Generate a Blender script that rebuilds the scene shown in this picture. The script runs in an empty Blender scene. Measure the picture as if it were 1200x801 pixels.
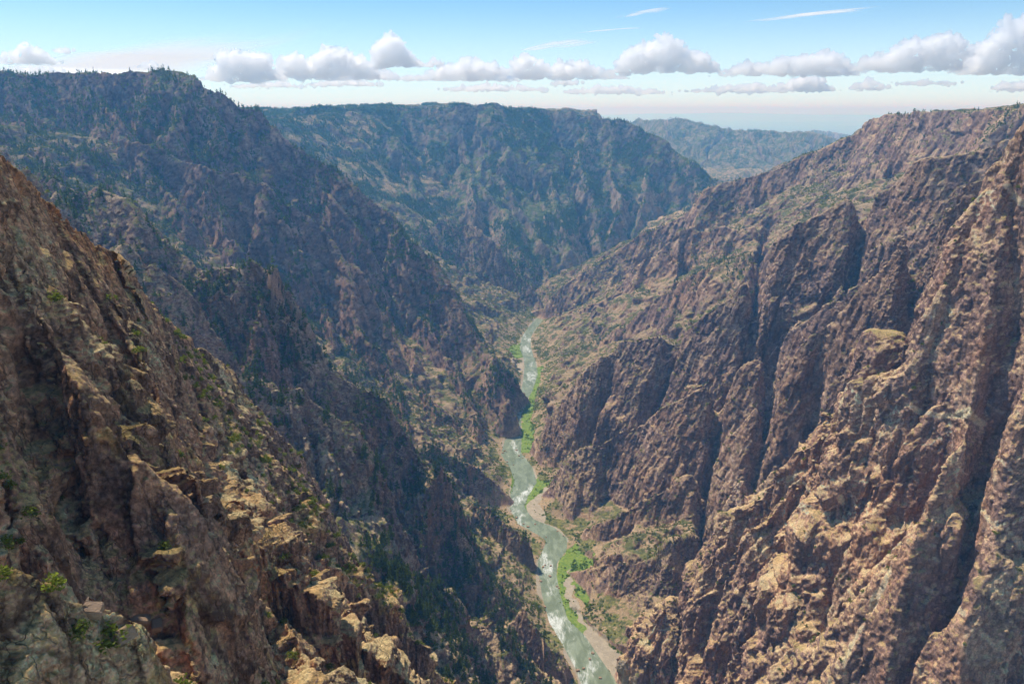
import bpy, math, random, os
import numpy as np
from concurrent.futures import ThreadPoolExecutor

Q = float(os.environ.get('CANYON_Q', '1.0'))      # mesh density, 1 = final
f32 = np.float32
PI = math.pi
scene = bpy.context.scene
COL = scene.collection
rng = np.random.default_rng(11)
random.seed(11)

# ------------------------------------------------------------------ camera
FPX = 1200 * 28.0 / 36.0
EYE = 128.0
PITCH = math.atan((400.5 - EYE) / FPX)
CP, SP = math.cos(PITCH), math.sin(PITCH)

def ray(px, py):
    u, v = (px - 600.0) / FPX, (400.5 - py) / FPX
    return np.array([u, CP + v * SP, -SP + v * CP])

def at(px, py, Y):
    d = ray(px, py)
    return d * (Y / d[1])

def onplane(px, py, z):
    d = ray(px, py)
    return d * (z / d[2])

def project(p):
    x, y, z = p[..., 0], p[..., 1], p[..., 2]
    dep = y * CP - z * SP
    up = y * SP + z * CP
    return 600 + FPX * x / dep, 400.5 - FPX * up / dep, dep

cam_d = bpy.data.cameras.new('camera')
cam_d.lens = 28.0
cam_d.sensor_width = 36.0
cam_d.clip_start = 0.5
cam_d.clip_end = 400000.0
cam = bpy.data.objects.new('camera', cam_d)
cam.rotation_euler = (PI / 2 - PITCH, 0, 0)
COL.objects.link(cam)
scene.camera = cam

# ------------------------------------------------------------------ noise
N3 = 64
VOL = rng.random((N3, N3, N3), dtype=f32).ravel()
CELLS = [rng.random((N3, N3, N3), dtype=f32).ravel() for _ in range(7)]
T2 = rng.random((256, 256), dtype=f32).ravel()

def vn3(x, y, z):
    """value noise, -1..1"""
    xi = np.floor(x); yi = np.floor(y); zi = np.floor(z)
    fx = (x - xi).astype(f32); fy = (y - yi).astype(f32); fz = (z - zi).astype(f32)
    fx = fx * fx * fx * (fx * (fx * 6 - 15) + 10)
    fy = fy * fy * fy * (fy * (fy * 6 - 15) + 10)
    fz = fz * fz * fz * (fz * (fz * 6 - 15) + 10)
    xi = xi.astype(np.int32); yi = yi.astype(np.int32); zi = zi.astype(np.int32)
    x0 = (xi & 63) << 12; x1 = ((xi + 1) & 63) << 12
    y0 = (yi & 63) << 6; y1 = ((yi + 1) & 63) << 6
    z0 = zi & 63; z1 = (zi + 1) & 63
    def lx(yy, zz):
        a = VOL[x0 | yy | zz]
        return a + fx * (VOL[x1 | yy | zz] - a)
    a = lx(y0, z0); a = a + fy * (lx(y1, z0) - a)
    b = lx(y0, z1); b = b + fy * (lx(y1, z1) - b)
    return (a + fz * (b - a)) * 2 - 1

def vn2(x, y):
    xi = np.floor(x); yi = np.floor(y)
    fx = (x - xi).astype(f32); fy = (y - yi).astype(f32)
    fx = fx * fx * fx * (fx * (fx * 6 - 15) + 10)
    fy = fy * fy * fy * (fy * (fy * 6 - 15) + 10)
    xi = xi.astype(np.int32); yi = yi.astype(np.int32)
    x0 = (xi & 255) << 8; x1 = ((xi + 1) & 255) << 8
    y0 = yi & 255; y1 = (yi + 1) & 255
    a = T2[x0 | y0]; a = a + fx * (T2[x1 | y0] - a)
    b = T2[x0 | y1]; b = b + fx * (T2[x1 | y1] - b)
    return (a + fy * (b - a)) * 2 - 1

def fbm2(x, y, n=4, g=0.5):
    s = 0; a = 1.0
    for i in range(n):
        s = s + a * vn2(x + 17.3 * i, y - 9.1 * i)
        x = x * 2.03; y = y * 2.03; a *= g
    return s

def ridged2(x, y, n=4, g=0.5):
    """0..1, sharp valleys at 0"""
    s = 0; a = 1.0; t = 0
    for i in range(n):
        s = s + a * np.abs(vn2(x + 31.7 * i, y + 5.3 * i)); t += a
        x = x * 2.1; y = y * 2.1; a *= g
    return s / t

def blocks3(x, y, z):
    """faceted blocks: distance-ordered cells; returns (offset -1..1 with tilted top, edge closeness 0..1)"""
    xf = np.floor(x - 0.5); yf = np.floor(y - 0.5); zf = np.floor(z - 0.5)
    best = np.full(x.shape, 9e9, f32); sec = np.full(x.shape, 9e9, f32)
    off = np.zeros(x.shape, f32)
    xi0 = xf.astype(np.int32); yi0 = yf.astype(np.int32); zi0 = zf.astype(np.int32)
    for i in (0, 1):
        for j in (0, 1):
            for k in (0, 1):
                h = (((xi0 + i) & 63) << 12) | (((yi0 + j) & 63) << 6) | ((zi0 + k) & 63)
                dx = (x - xf - i).astype(f32) - 0.2 - 0.6 * CELLS[0][h]
                dy = (y - yf - j).astype(f32) - 0.2 - 0.6 * CELLS[1][h]
                dz = (z - zf - k).astype(f32) - 0.2 - 0.6 * CELLS[2][h]
                d = dx * dx + dy * dy + dz * dz
                o = (CELLS[3][h] * 2 - 1) + 1.3 * ((CELLS[4][h] - .5) * dx + (CELLS[5][h] - .5) * dy + (CELLS[6][h] - .5) * dz)
                m = d < best
                sec = np.where(m, best, np.minimum(sec, d))
                off = np.where(m, o, off)
                best = np.where(m, d, best)
    e = np.sqrt(sec) - np.sqrt(best)
    return off, e

POOL = ThreadPoolExecutor(4)

def pmap(fn, *arrs, chunk=60000):
    n = len(arrs[0])
    idx = [(i, min(n, i + chunk)) for i in range(0, n, chunk)]
    res = list(POOL.map(lambda ab: fn(*[a[ab[0]:ab[1]] for a in arrs]), idx))
    if isinstance(res[0], tuple):
        return tuple(np.concatenate([r[k] for r in res]) for k in range(len(res[0])))
    return np.concatenate(res)

# ------------------------------------------------------------------ river
ZW = -560.0
BANKS = [(905, 724, 800), (860, 700, 768), (801, 681, 723), (779, 673, 708), (748, 656, 687), (727, 645, 664), (695, 640, 651), (674, 635, 649), (658, 630, 653),
         (643, 637, 664), (632, 641, 665), (622, 627, 653), (611, 606, 627), (595, 598, 614), (580, 598, 619), (564, 603, 629),
         (548, 598, 624), (532, 587, 611), (511, 593, 611), (485, 594, 611), (475, 601, 614), (459, 610, 623), (438, 614, 630),
         (422, 614, 627), (406, 609, 622), (396, 611, 622), (385, 619, 627), (376, 627, 634), (369, 633, 639)]
rv = []
for py, l, r in BANKS:
    a, b = onplane(l, py, ZW), onplane(r, py, ZW)
    rv.append(((a[0] + b[0]) / 2, (a[1] + b[1]) / 2, max(11.0, (b[0] - a[0]) / 2)))
rv += [(60, 2290, 16), (10, 2380, 16), (60, 2520, 16), (260, 2750, 16), (700, 3250, 16), (1300, 3900, 18), (2400, 5200, 18), (4500, 7500, 20)]
rv = np.array(rv)

def densify(P, step):
    out = [P[0]]
    n = len(P)
    for i in range(n - 1):
        p0, p1, p2, p3 = P[max(i - 1, 0)], P[i], P[i + 1], P[min(i + 2, n - 1)]
        k = max(1, int(np.linalg.norm((p2 - p1)[:2]) / step))
        for j in range(1, k + 1):
            t = j / k
            out.append(0.5 * (2 * p1 + (p2 - p0) * t + (2 * p0 - 5 * p1 + 4 * p2 - p3) * t * t + (3 * p1 - p0 - 3 * p2 + p3) * t ** 3))
    return np.array(out)

RIV = densify(rv, 45.0)
RIV_FINE = densify(rv, 8.0)

def polyline(x, y, P):
    """nearest distance, signed side (+1 = right of travel), parameter length, interpolated extra columns"""
    best = np.full(x.shape, 1e12, f32)
    tt = np.zeros(x.shape, f32); sd = np.zeros(x.shape, f32); ex = np.zeros(x.shape, f32)
    L = 0.0
    for i in range(len(P) - 1):
        ax, ay, az = P[i]; bx, by, bz = P[i + 1]
        dx, dy = bx - ax, by - ay
        l2 = dx * dx + dy * dy + 1e-9
        l = math.sqrt(l2)
        rx = x - f32(ax); ry = y - f32(ay)
        t = np.clip((rx * f32(dx) + ry * f32(dy)) * f32(1 / l2), 0, 1)
        ox = rx - t * f32(dx); oy = ry - t * f32(dy)
        d = ox * ox + oy * oy
        m = d < best
        best = np.where(m, d, best)
        tt = np.where(m, f32(L) + t * f32(l), tt)
        ex = np.where(m, f32(az) + t * f32(bz - az), ex)
        sd = np.where(m, rx * f32(dy) - ry * f32(dx), sd)
        L += l
    return np.sqrt(best), np.sign(sd), tt, ex

def poly_world(pts):
    return np.array([onplane(a, b, ZW + 1)[:2] for a, b in pts])

def c2p(pts):      # zoomed crop pixels to photo pixels
    return [(380 + a / 1.9025, 380 + b / 1.9025) for a, b in pts]

SAND = [poly_world(c2p(p)) for p in (
    [(520, 525), (512, 600), (530, 650), (575, 700), (640, 770), (670, 830), (760, 830), (700, 755), (640, 715), (590, 670), (555, 600), (560, 545)],
    [(445, 395), (448, 430), (475, 450), (500, 430), (480, 400), (500, 375), (495, 352), (472, 372)],
    [(420, 88), (418, 104), (436, 110), (450, 98), (448, 84)],
    [(440, 195), (462, 175), (460, 155), (448, 168)])]
GRASS = [poly_world(c2p(p)) for p in (
    [(538, 500), (512, 560), (508, 615), (540, 660), (580, 690), (590, 680), (556, 640), (532, 600), (548, 545), (575, 515)],
    [(540, 505), (560, 490), (600, 530), (600, 580), (590, 640), (560, 600), (552, 550)],
    [(440, 425), (436, 400), (452, 372), (475, 340), (500, 350), (510, 345), (488, 370), (452, 400), (452, 432)],
    [(436, 285), (440, 230), (445, 190), (462, 150), (470, 95), (490, 90), (478, 140), (470, 180), (462, 210), (470, 245), (462, 290)],
    [(400, 190), (412, 150), (436, 140), (438, 155), (424, 180)],
    [(415, 50), (440, 40), (450, 55), (444, 72), (420, 80), (405, 70)],
    [(415, 360), (425, 330), (432, 345), (420, 380)])]

def inside(x, y, P):
    c = np.zeros(x.shape, bool)
    n = len(P)
    for i in range(n):
        x1, y1 = P[i]; x2, y2 = P[(i + 1) % n]
        if y1 == y2: continue
        c ^= ((y1 > y) != (y2 > y)) & (x < (x2 - x1) * (y - y1) / (y2 - y1) + x1)
    return c

# ------------------------------------------------------------------ ridges  (px, py, forward distance)
# group, crest points, slope right of travel, slope left of travel, crest roughness, break depth and slope after it
NEAR, WOOD, PROM, KNOB, BACK, FAR, WALL, BUTT, CLIFF, FLOOR, SANDB, GRASSB = range(12)
RIDGES = []
def ridge(g, pts, sr, sl=None, rough=1.0, brk=None, s2=None, gul=1.0):
    P = np.array([at(*p) for p in pts])
    RIDGES.append(dict(g=g, P=P.astype(np.float64), sr=sr, sl=sl or sr, rough=rough, brk=brk, s2=s2, gul=gul))

ridge(NEAR, [(-120, 610, 43), (0, 662, 48), (60, 688, 50), (115, 706, 52), (165, 722, 54), (205, 775, 56), (240, 830, 58)], 2.6, 1.3, .25, gul=.5)
ridge(NEAR, [(-260, 20, 95), (-100, 85, 110), (0, 170, 130), (60, 235, 150), (120, 290, 175), (190, 370, 215), (260, 430, 255), (330, 520, 285), (400, 610, 310),
             (440, 690, 325), (472, 790, 335), (500, 900, 345)], 2.3, 1.6, .6)
ridge(WOOD, [(40, 205, 560), (130, 310, 555), (250, 425, 560), (330, 452, 575), (380, 470, 590), (412, 496, 600), (448, 538, 610), (459, 575, 610), (480, 633, 610), (500, 685, 612)], 1.0, 1.5, 1.4, 85, 1.6)
ridge(WOOD, [(-40, 170, 930), (60, 212, 900), (127, 240, 880), (210, 277, 850), (270, 304, 830), (330, 330, 820), (360, 375, 810), (400, 430, 795), (459, 464, 790), (496, 506, 785), (506, 532, 780),
             (538, 564, 775), (553, 630, 765), (585, 675, 740), (638, 727, 690)], 1.0, 1.5, 2.0, 40, 1.9)
ridge(WOOD, [(60, 225, 720), (100, 252, 705), (160, 307, 690), (210, 345, 680), (270, 393, 675), (318, 438, 670), (370, 500, 650), (400, 560, 640)], 1.0, 1.5, 1.8, 80, 1.6)
ridge(WOOD, [(380, 600, 480), (433, 660, 520), (500, 692, 560), (553, 720, 590), (590, 722, 610), (632, 758, 630), (676, 808, 655)], .95, 1.5, 1.0, 90, 1.6)
ridge(WOOD, [(412, 433, 1050), (470, 480, 1050), (510, 511, 1050), (553, 538, 1055), (585, 562, 1062)], 1.0, gul=.6)
ridge(WOOD, [(555, 596, 930), (590, 610, 900), (618, 630, 888), (629, 652, 880)], 1.5, rough=.6)
ridge(PROM, [(-200, 70, 2000), (0, 83, 1850), (50, 89, 1840), (100, 82, 1830), (200, 84, 1780), (222, 88, 1770), (240, 100, 1760), (270, 111, 1755), (280, 125, 1750), (300, 129, 1745), (307, 145, 1740), (325, 160, 1735),
             (370, 185, 1720), (415, 215, 1700), (440, 237, 1680), (462, 258, 1660), (500, 287, 1620), (521, 320, 1590), (542, 354, 1550), (560, 395, 1500), (579, 420, 1450), (592, 470, 1390), (599, 515, 1320)], 1.1, 1.6, .4, 160, 1.6)
ridge(PROM, [(140, 165, 1560), (190, 178, 1540), (277, 197, 1500), (310, 215, 1485), (345, 238, 1470), (370, 262, 1455), (395, 300, 1435), (430, 335, 1410), (455, 380, 1390), (490, 425, 1360), (525, 470, 1310), (545, 510, 1265)], 2.0, 1.6)
ridge(PROM, [(-60, 110, 1700), (0, 140, 1600), (50, 180, 1500), (90, 215, 1420), (130, 250, 1360)], 1.1)
ridge(PROM, [(100, 95, 1780), (140, 150, 1640), (190, 205, 1500), (215, 255, 1420)], 1.2)
ridge(KNOB, [(400, 300, 2650), (460, 283, 2520), (500, 266, 2450), (530, 258, 2420), (560, 265, 2380), (590, 290, 2330), (615, 320, 2280), (633, 345, 2220), (641, 370, 2165)], 1.5, 1.5, .8)
ridge(BACK, [(200, 140, 2700), (300, 133, 2850), (350, 129, 3000), (375, 125, 3100), (400, 128, 3150), (470, 128, 3200), (540, 123, 3200), (570, 121, 3200), (600, 125, 3250), (640, 126, 3300), (670, 129, 3300), (700, 136, 3300), (735, 143, 3250),
             (770, 160, 3200), (800, 180, 3150), (840, 205, 3050), (880, 240, 2950)], .8, .7, .8)
ridge(BACK, [(570, 122, 3200), (590, 170, 3020), (602, 220, 2850), (630, 280, 2680), (652, 325, 2500)], .95)
ridge(BACK, [(430, 130, 3150), (465, 165, 2980), (485, 190, 2870), (500, 230, 2740), (512, 258, 2640)], .95)
ridge(BACK, [(690, 136, 3300), (680, 190, 3060), (700, 250, 2860), (705, 300, 2700)], .9)
ridge(BACK, [(540, 190, 2980), (570, 225, 2830), (585, 240, 2750), (610, 300, 2500)], 1.0)
ridge(FAR, [(640, 150, 6400), (740, 141, 5800), (770, 139, 5600), (800, 138, 5500), (822, 145, 5400), (860, 152, 5300), (900, 153, 5300), (950, 154, 5300), (985, 160, 5200)], .42, .3, .7, gul=.6)
ridge(FAR, [(880, 153, 9000), (930, 153, 8800), (960, 152, 8600), (977, 154, 8500), (1010, 158, 8300)], .8, .3, .6)
ridge(WALL, [(1500, 112, 1100), (1300, 121, 1300), (1200, 125, 1450), (1150, 127, 1550), (1100, 128, 1650), (1045, 129, 1800), (1030, 131, 1850), (1010, 140, 1900), (990, 155, 1920), (960, 172, 1950), (920, 195, 2000), (890, 203, 2020), (850, 210, 2050),
             (815, 217, 2060), (795, 245, 2080), (770, 262, 2090), (740, 280, 2100), (700, 310, 2120), (665, 335, 2140), (640, 358, 2150)], .12, 1.05, .5)
ridge(BUTT, [(1330, 130, 1000), (1200, 150, 1000), (1110, 192, 1020), (1070, 222, 1050), (1010, 232, 1080), (975, 230, 1100), (930, 248, 1110), (905, 272, 1110), (870, 305, 1120), (830, 350, 1130), (790, 385, 1150), (740, 410, 1170), (700, 440, 1190), (660, 480, 1220), (632, 516, 1250)], 1.5, 2.0)
ridge(BUTT, [(1330, 130, 800), (1200, 160, 790), (1110, 230, 790), (1070, 270, 800), (1000, 340, 830), (960, 385, 850), (900, 440, 870), (850, 500, 890), (800, 560, 910), (740, 600, 930), (690, 626, 950)], 1.5, 1.9)
ridge(BUTT, [(1330, 110, 640), (1200, 140, 630), (1150, 210, 620), (1130, 290, 640), (1100, 380, 650), (1050, 430, 660), (1000, 470, 670), (950, 520, 680), (900, 560, 690), (860, 600, 700), (820, 650, 710), (790, 700, 712), (768, 757, 705)], 1.6, 2.1)
ridge(BUTT, [(1130, 470, 590), (1060, 520, 600), (1000, 560, 610), (950, 600, 615), (900, 660, 615), (860, 720, 610), (830, 800, 600)], 1.6, 2.4)
ridge(WALL, [(880, 262, 1780), (800, 275, 1850), (740, 310, 1880), (690, 350, 1900), (650, 385, 1950)], 1.2, 1.2)
ridge(WALL, [(900, 285, 1400), (850, 300, 1480), (800, 330, 1540), (750, 362, 1600), (700, 392, 1660), (648, 430, 1725)], 1.3, 1.3)
ridge(BUTT, [(1000, 350, 930), (940, 380, 960), (880, 410, 980), (820, 450, 1000), (760, 490, 1020), (700, 525, 1040), (648, 566, 1075)], 1.4, 1.6)
ridge(BUTT, [(900, 540, 780), (830, 590, 800), (780, 625, 810), (730, 655, 830), (675, 670, 878)], 1.4, 1.6)
ridge(CLIFF, [(1330, 78, 480), (1260, 98, 510), (1200, 122, 538), (1178, 146, 545), (1165, 190, 545), (1150, 260, 528), (1130, 350, 508), (1110, 440, 490), (1085, 530, 472), (1060, 620, 455), (1045, 700, 440), (1030, 800, 424), (1015, 900, 408)], 2.0, 2.3, .6)

CUTS = []
def base(x, y):
    """the land's large form: height and which landform stands highest"""
    r = np.sqrt(x * x + y * y)
    sc = np.clip(r / 700, .12, 1.6)
    xa = x + sc * (14 * vn2(x / 170, y / 170) + 8 * vn2(x / 70 + 9, y / 70))
    ya = y + sc * (14 * vn2(x / 170 + 50, y / 170 + 20) + 8 * vn2(x / 70 + 30, y / 70 + 70))
    # valley: bed, bank, talus
    d, s, t, hw = polyline(x, y, RIV)
    dr = d - hw
    wob = vn2(x / 45, y / 45) * .5 + vn2(x / 140, y / 140)
    bank = np.clip(dr / 5, -1.2, 1) * 1.6
    flat = np.clip(10 + 14 * wob + np.where(s < 0, 0, 4), 3, 60)
    up = np.maximum(dr - flat, 0)
    tal = np.where(s < 0, f32(.6), np.where(y > 1300, f32(.60), f32(.50))) * up + 34 * (ridged2(x / 130, y / 130, 3) - .25) * np.clip(up / 60, 0, 1)
    z = ZW + bank + tal
    z = np.minimum(z, -15 + 30 * fbm2(x / 900, y / 900, 4) - 760 * np.clip((r - 5000) / 1500, 0, 1) - 320 * np.clip((y - 3500) / 700, 0, 1) * np.clip((x / np.maximum(y, 1) - .10) / .06, 0, 1))
    bar = np.zeros(x.shape, bool)
    near = dr < 90
    if near.any():
        for P in SAND + GRASS:
            bar |= near & inside(x, y, P)
    z = np.where(bar, np.minimum(z, ZW + 1.0 + .02 * np.maximum(dr, 0)), z)
    g = np.full(x.shape, FLOOR, np.int8)
    cd = np.full(x.shape, 400.0, f32)
    for k, R in enumerate(RIDGES):
        P = R['P']
        lo = P.min(0)[:2] - 900; hi = P.max(0)[:2] + 900
        m = (xa > lo[0]) & (xa < hi[0]) & (ya > lo[1]) & (ya < hi[1])
        if not m.any(): continue
        xs, ys = xa[m], ya[m]
        dd, sd, tt, zc = polyline(xs, ys, P)
        sl = np.where(sd > 0, f32(R['sr']), f32(R['sl']))
        if R['brk']:
            fall = np.where(dd < R['brk'], dd * sl, R['brk'] * sl + (dd - R['brk']) * R['s2'])
        else:
            fall = dd * sl
        h = zc - fall
        zm = z[m]
        c = h > zm - 30
        if not c.any(): continue
        tc, dc, xc, yc = tt[c], dd[c], xs[c], ys[c]
        scc = np.clip(np.sqrt(xc * xc + yc * yc) / 700, .15, 1.8)
        o = 37.0 * k
        # gullies and ribs that run down from the crest
        dq = dc * sd[c]
        wv_ = .3 * vn2(xc / (60 * scc), yc / (60 * scc))
        q = (np.abs(vn2(tc / (150 * scc) + o + wv_, dq / (500 * scc) + o)) * 48
             + np.abs(vn2(tc / (58 * scc) - o + wv_, dq / (210 * scc) - o)) * 20
             + np.abs(vn2(tc / (21 * scc) + o + wv_, dq / (90 * scc) + o)) * 8
             + np.abs(vn2(tc / (8 * scc) + o + wv_, dq / (40 * scc) - o)) * 3.2) * scc
        cl = vn2(tc / (70 * scc) + o * 1.7 + wv_ * .5, dq / (700 * scc) + o)
        cl2 = vn2(tc / (27 * scc) - o * 1.3 + wv_, dq / (260 * scc) + o)
        q = q * .9 - 12 * scc + scc * (42 * np.exp(-(cl / .055) ** 2) + 15 * np.exp(-(cl2 / .07) ** 2))
        grow = np.clip(dc / (45 * scc), 0, 1) * np.minimum(1.0, .55 + sl[c] * .35)
        crest = R['rough'] * scc * (7 * vn2(tc / (45 * scc) + o, yc * 0 + o) + 4.5 * vn2(tc / (17 * scc) - o, yc * 0 + o))
        hc = h[c] - q * grow * R['gul'] * 1.15 + crest * np.clip(1 - dc / (90 * scc), 0, 1)
        zc2 = zm[c]
        w = hc > zc2
        zc2 = np.where(w, hc, zc2)
        zm[c] = zc2
        z[m] = zm
        gm = g[m]; gc = gm[c]; gc[w] = R['g']; gm[c] = gc; g[m] = gm
        cm = cd[m]; cc = cm[c]; cc[w] = dc[w]; cm[c] = cc; cd[m] = cm
    for P, dep, wid in CUTS:
        lo = P.min(0)[:2] - 5 * wid; hi = P.max(0)[:2] + 5 * wid
        m = (x > lo[0]) & (x < hi[0]) & (y > lo[1]) & (y < hi[1])
        if not m.any(): continue
        dd, sd_, tt_, zz_ = polyline(x[m] + wid * .35 * vn2(x[m] / (3 * wid), y[m] / (3 * wid)), y[m] + wid * .35 * vn2(x[m] / (3 * wid) + 9, y[m] / (3 * wid)), P)
        z[m] -= dep * np.exp(-(dd / wid) ** 2) * (z[m] > ZW + 25)
    return z.astype(f32), g, dr.astype(f32), cd

def march(pts):
    """where the lines of sight through these photo points first meet the land"""
    Yq = np.exp(np.linspace(math.log(35), math.log(4200), 1500))
    D_ = np.array([ray(*p) for p in pts]); D_ = D_ / D_[:, 1:2]
    Q_ = D_[:, None, :] * Yq[None, :, None]
    z = pmap(lambda a, b: base(a, b)[0], Q_[..., 0].astype(f32).ravel(), Q_[..., 1].astype(f32).ravel()).reshape(Q_.shape[:2])
    k = np.argmax(Q_[..., 2] < z, axis=1)
    return np.array([Q_[i, j] for i, j in enumerate(k)])

# ribs on the face of the near cliff, standing a little out from it
def near_rib(pts, out, sl, sr, g=NEAR, rough=.35, gul=.55):
    h = march(pts)
    RIDGES_NEW.append(dict(g=g, P=h * (1 - out * np.minimum(1, np.arange(len(h)) / 2.0 + .1))[:, None], sr=sr, sl=sl, rough=rough, brk=None, s2=None, gul=gul))
RIDGES_NEW = []
near_rib([(20, 300), (60, 360), (95, 420), (157, 515), (190, 563), (214, 648), (222, 700), (228, 735)], .075, 2.0, 3.0)
near_rib([(120, 330), (165, 400), (190, 444), (200, 539), (224, 586), (266, 620), (295, 686), (323, 753), (340, 820)], .06, 2.0, 3.0)
near_rib([(255, 480), (281, 540), (304, 610), (333, 667), (361, 686), (404, 753), (430, 820)], .05, 1.6, 2.8)
near_rib([(-60, 330), (-20, 400), (10, 470), (40, 560), (52, 610)], .07, 2.0, 3.0)
for p_ in ([(400, 310), (415, 340), (425, 380), (450, 420), (470, 460), (490, 500)], [(440, 338), (465, 362), (490, 408), (505, 450), (520, 490)], [(505, 372), (530, 410), (555, 465), (562, 500)],
           [(528, 388), (565, 397), (580, 430), (588, 470)], [(250, 205), (262, 260), (285, 310), (310, 350)], [(330, 240), (345, 290), (365, 340), (390, 395)], [(360, 200), (400, 240), (425, 270), (450, 310)]):
    near_rib(p_, .035, 2.0, 1.8, PROM, 1.2, .9)
for p_ in ([(10, 125), (30, 160), (45, 195), (70, 225)], [(115, 130), (105, 175), (120, 215), (160, 250)], [(60, 105), (75, 150), (95, 185)], [(190, 110), (205, 150), (230, 185)], [(250, 125), (262, 160), (285, 195)]):
    near_rib(p_, .03, 1.2, 1.2, PROM, .8, .9)
near_rib([(1215, 330), (1198, 370), (1173, 432), (1161, 500), (1150, 580), (1138, 680), (1122, 795)], .05, 2.0, 2.0, CLIFF, .6, .8)
for p_ in ([(470, 205), (480, 240), (500, 275)], [(575, 190), (590, 235), (615, 290), (632, 320)], [(640, 200), (655, 245), (668, 290)], [(720, 170), (725, 220), (715, 270)], [(770, 190), (760, 230), (745, 265)], [(540, 150), (548, 185), (556, 230)]):
    near_rib(p_, .03, 1.2, 1.2, BACK, 1.0, .9)
RIDGES += RIDGES_NEW
def cut(pts, dep, wid):
    h = march(pts)
    CUTS_NEW.append((h, dep, wid))
CUTS_NEW = []
cut([(10, 380), (24, 434), (62, 515), (95, 600), (112, 660)], 16, 5.5)
cut([(225, 470), (245, 560), (285, 640), (318, 700), (345, 790)], 14, 4.5)
for pts_ in ([(900, 262), (895, 270), (887, 340), (877, 400)], [(1010, 245), (1006, 275), (1002, 305)], [(1082, 262), (1075, 325), (1065, 385)], [(904, 405), (904, 449), (890, 515), (888, 563)],
             [(846, 450), (843, 470), (828, 539), (831, 610)], [(1100, 515), (1080, 555), (1062, 590)], [(716, 420), (705, 460), (690, 500)], [(960, 425), (950, 480), (935, 520)], [(985, 470), (975, 530), (950, 590)],
             [(790, 395), (775, 440), (760, 480)], [(1168, 470), (1160, 540), (1140, 620)], [(1020, 560), (1000, 620), (985, 690)], [(810, 640), (800, 690), (790, 740)]):
    cut(pts_, 80, 10.0)
CUTS += CUTS_NEW
# pale dikes crossing the right wall
DIKES = [march(p) for p in ([(890, 640), (905, 668), (929, 706), (948, 749), (976, 800)], [(1050, 655), (1043, 672), (1014, 734), (990, 795)], [(1143, 587), (1170, 612), (1200, 636)], [(1140, 195), (1155, 205), (1180, 220), (1205, 240)],
                            [(1060, 470), (1100, 486), (1150, 490)], [(860, 690), (885, 720), (905, 760)], [(990, 420), (1000, 460), (995, 500)], [(920, 560), (950, 575), (990, 585)], [(1090, 690), (1130, 720), (1170, 765)])]

# ------------------------------------------------------------------ terrain: sheets of lines, points closer together where the land is nearer or steeper
def box(a, n, axis):
    p = [(0, 0)] * a.ndim; p[axis] = (n + 1, n)
    c = np.cumsum(np.pad(a, p, mode='edge'), axis=axis, dtype=np.float64)
    k = 2 * n + 1
    return (np.take(c, range(k, c.shape[axis]), axis) - np.take(c, range(0, c.shape[axis] - k), axis)) / k

ZB = [np.full((160, 240), 1e9)]
def zbuf(pts, write=True, tol=1.05):
    u, v, d = project(pts)
    ok = (d > 1) & (u > -80) & (u < 1280) & (v > -60) & (v < 880)
    bi = np.clip(((v + 60) / 940 * 160).astype(int), 0, 159); bj = np.clip(((u + 80) / 1360 * 240).astype(int), 0, 239)
    if write:
        np.minimum.at(ZB[0], (bi[ok], bj[ok]), d[ok])
        return
    z = ZB[0]
    zp = np.pad(z, 1, constant_values=0)        # the farthest of the neighbours, so that edges are not lost
    zm = np.maximum.reduce([np.where(zp[i:i + 160, j:j + 240] > 1e8, 0, zp[i:i + 160, j:j + 240]) for i in range(3) for j in range(3)])
    return ok & (d < zm[bi, bj] * tol + 2)

class Sheet:
    """line i runs through (x, y)(i, u) for u in 0..1"""
    def __init__(s, fn, n, step, nf, nr):
        s.fn, s.n, s.nr = fn, n, nr
        s.ic = np.arange(0, n, step)
        if s.ic[-1] != n - 1: s.ic = np.append(s.ic, n - 1)
        s.uf = np.linspace(0, 1, nf)
        x, y = fn(s.ic[:, None].astype(float), s.uf[None])
        s.x, s.y = x, y
        s.z = pmap(lambda a, b: base(a, b)[0], x.astype(f32).ravel(), y.astype(f32).ravel()).reshape(x.shape)
        zbuf(np.stack([x, y, s.z], -1)[:, ::2])
    def sample(s):
        P = np.stack([s.x, s.y, s.z.astype(float)], -1)
        dist = np.linalg.norm(P, axis=-1)
        vis = zbuf(P, False).astype(float)
        dxyz = np.linalg.norm(np.diff(P, axis=1), axis=-1)
        ds = dxyz / dist[:, 1:]
        w = box(box(vis, 6, 1), 2, 0)[:, 1:]
        w = ds * (.13 + w)
        w = box(w, 3, 0)
        c = np.concatenate([np.zeros((len(w), 1)), np.cumsum(w, 1)], 1)
        c = c / c[:, -1:] + np.linspace(0, 1, c.shape[1])[None] * .04
        c /= c[:, -1:]
        g = np.linspace(0, 1, s.nr)
        u = np.stack([np.interp(g, c[i], s.uf) for i in range(len(c))])
        p = np.pad(u, ((1, 1), (0, 0)), mode='edge'); u = (p[:-2] + 2 * p[1:-1] + p[2:]) / 4
        al = np.arange(s.n)
        j = np.clip(np.searchsorted(s.ic, al, side='right') - 1, 0, len(s.ic) - 2)
        t = ((al - s.ic[j]) / (s.ic[j + 1] - s.ic[j]))[:, None]
        u = u[j] * (1 - t) + u[j + 1] * t
        x, y = s.fn(al[:, None].astype(float), u)
        return x.astype(f32), y.astype(f32)

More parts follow.
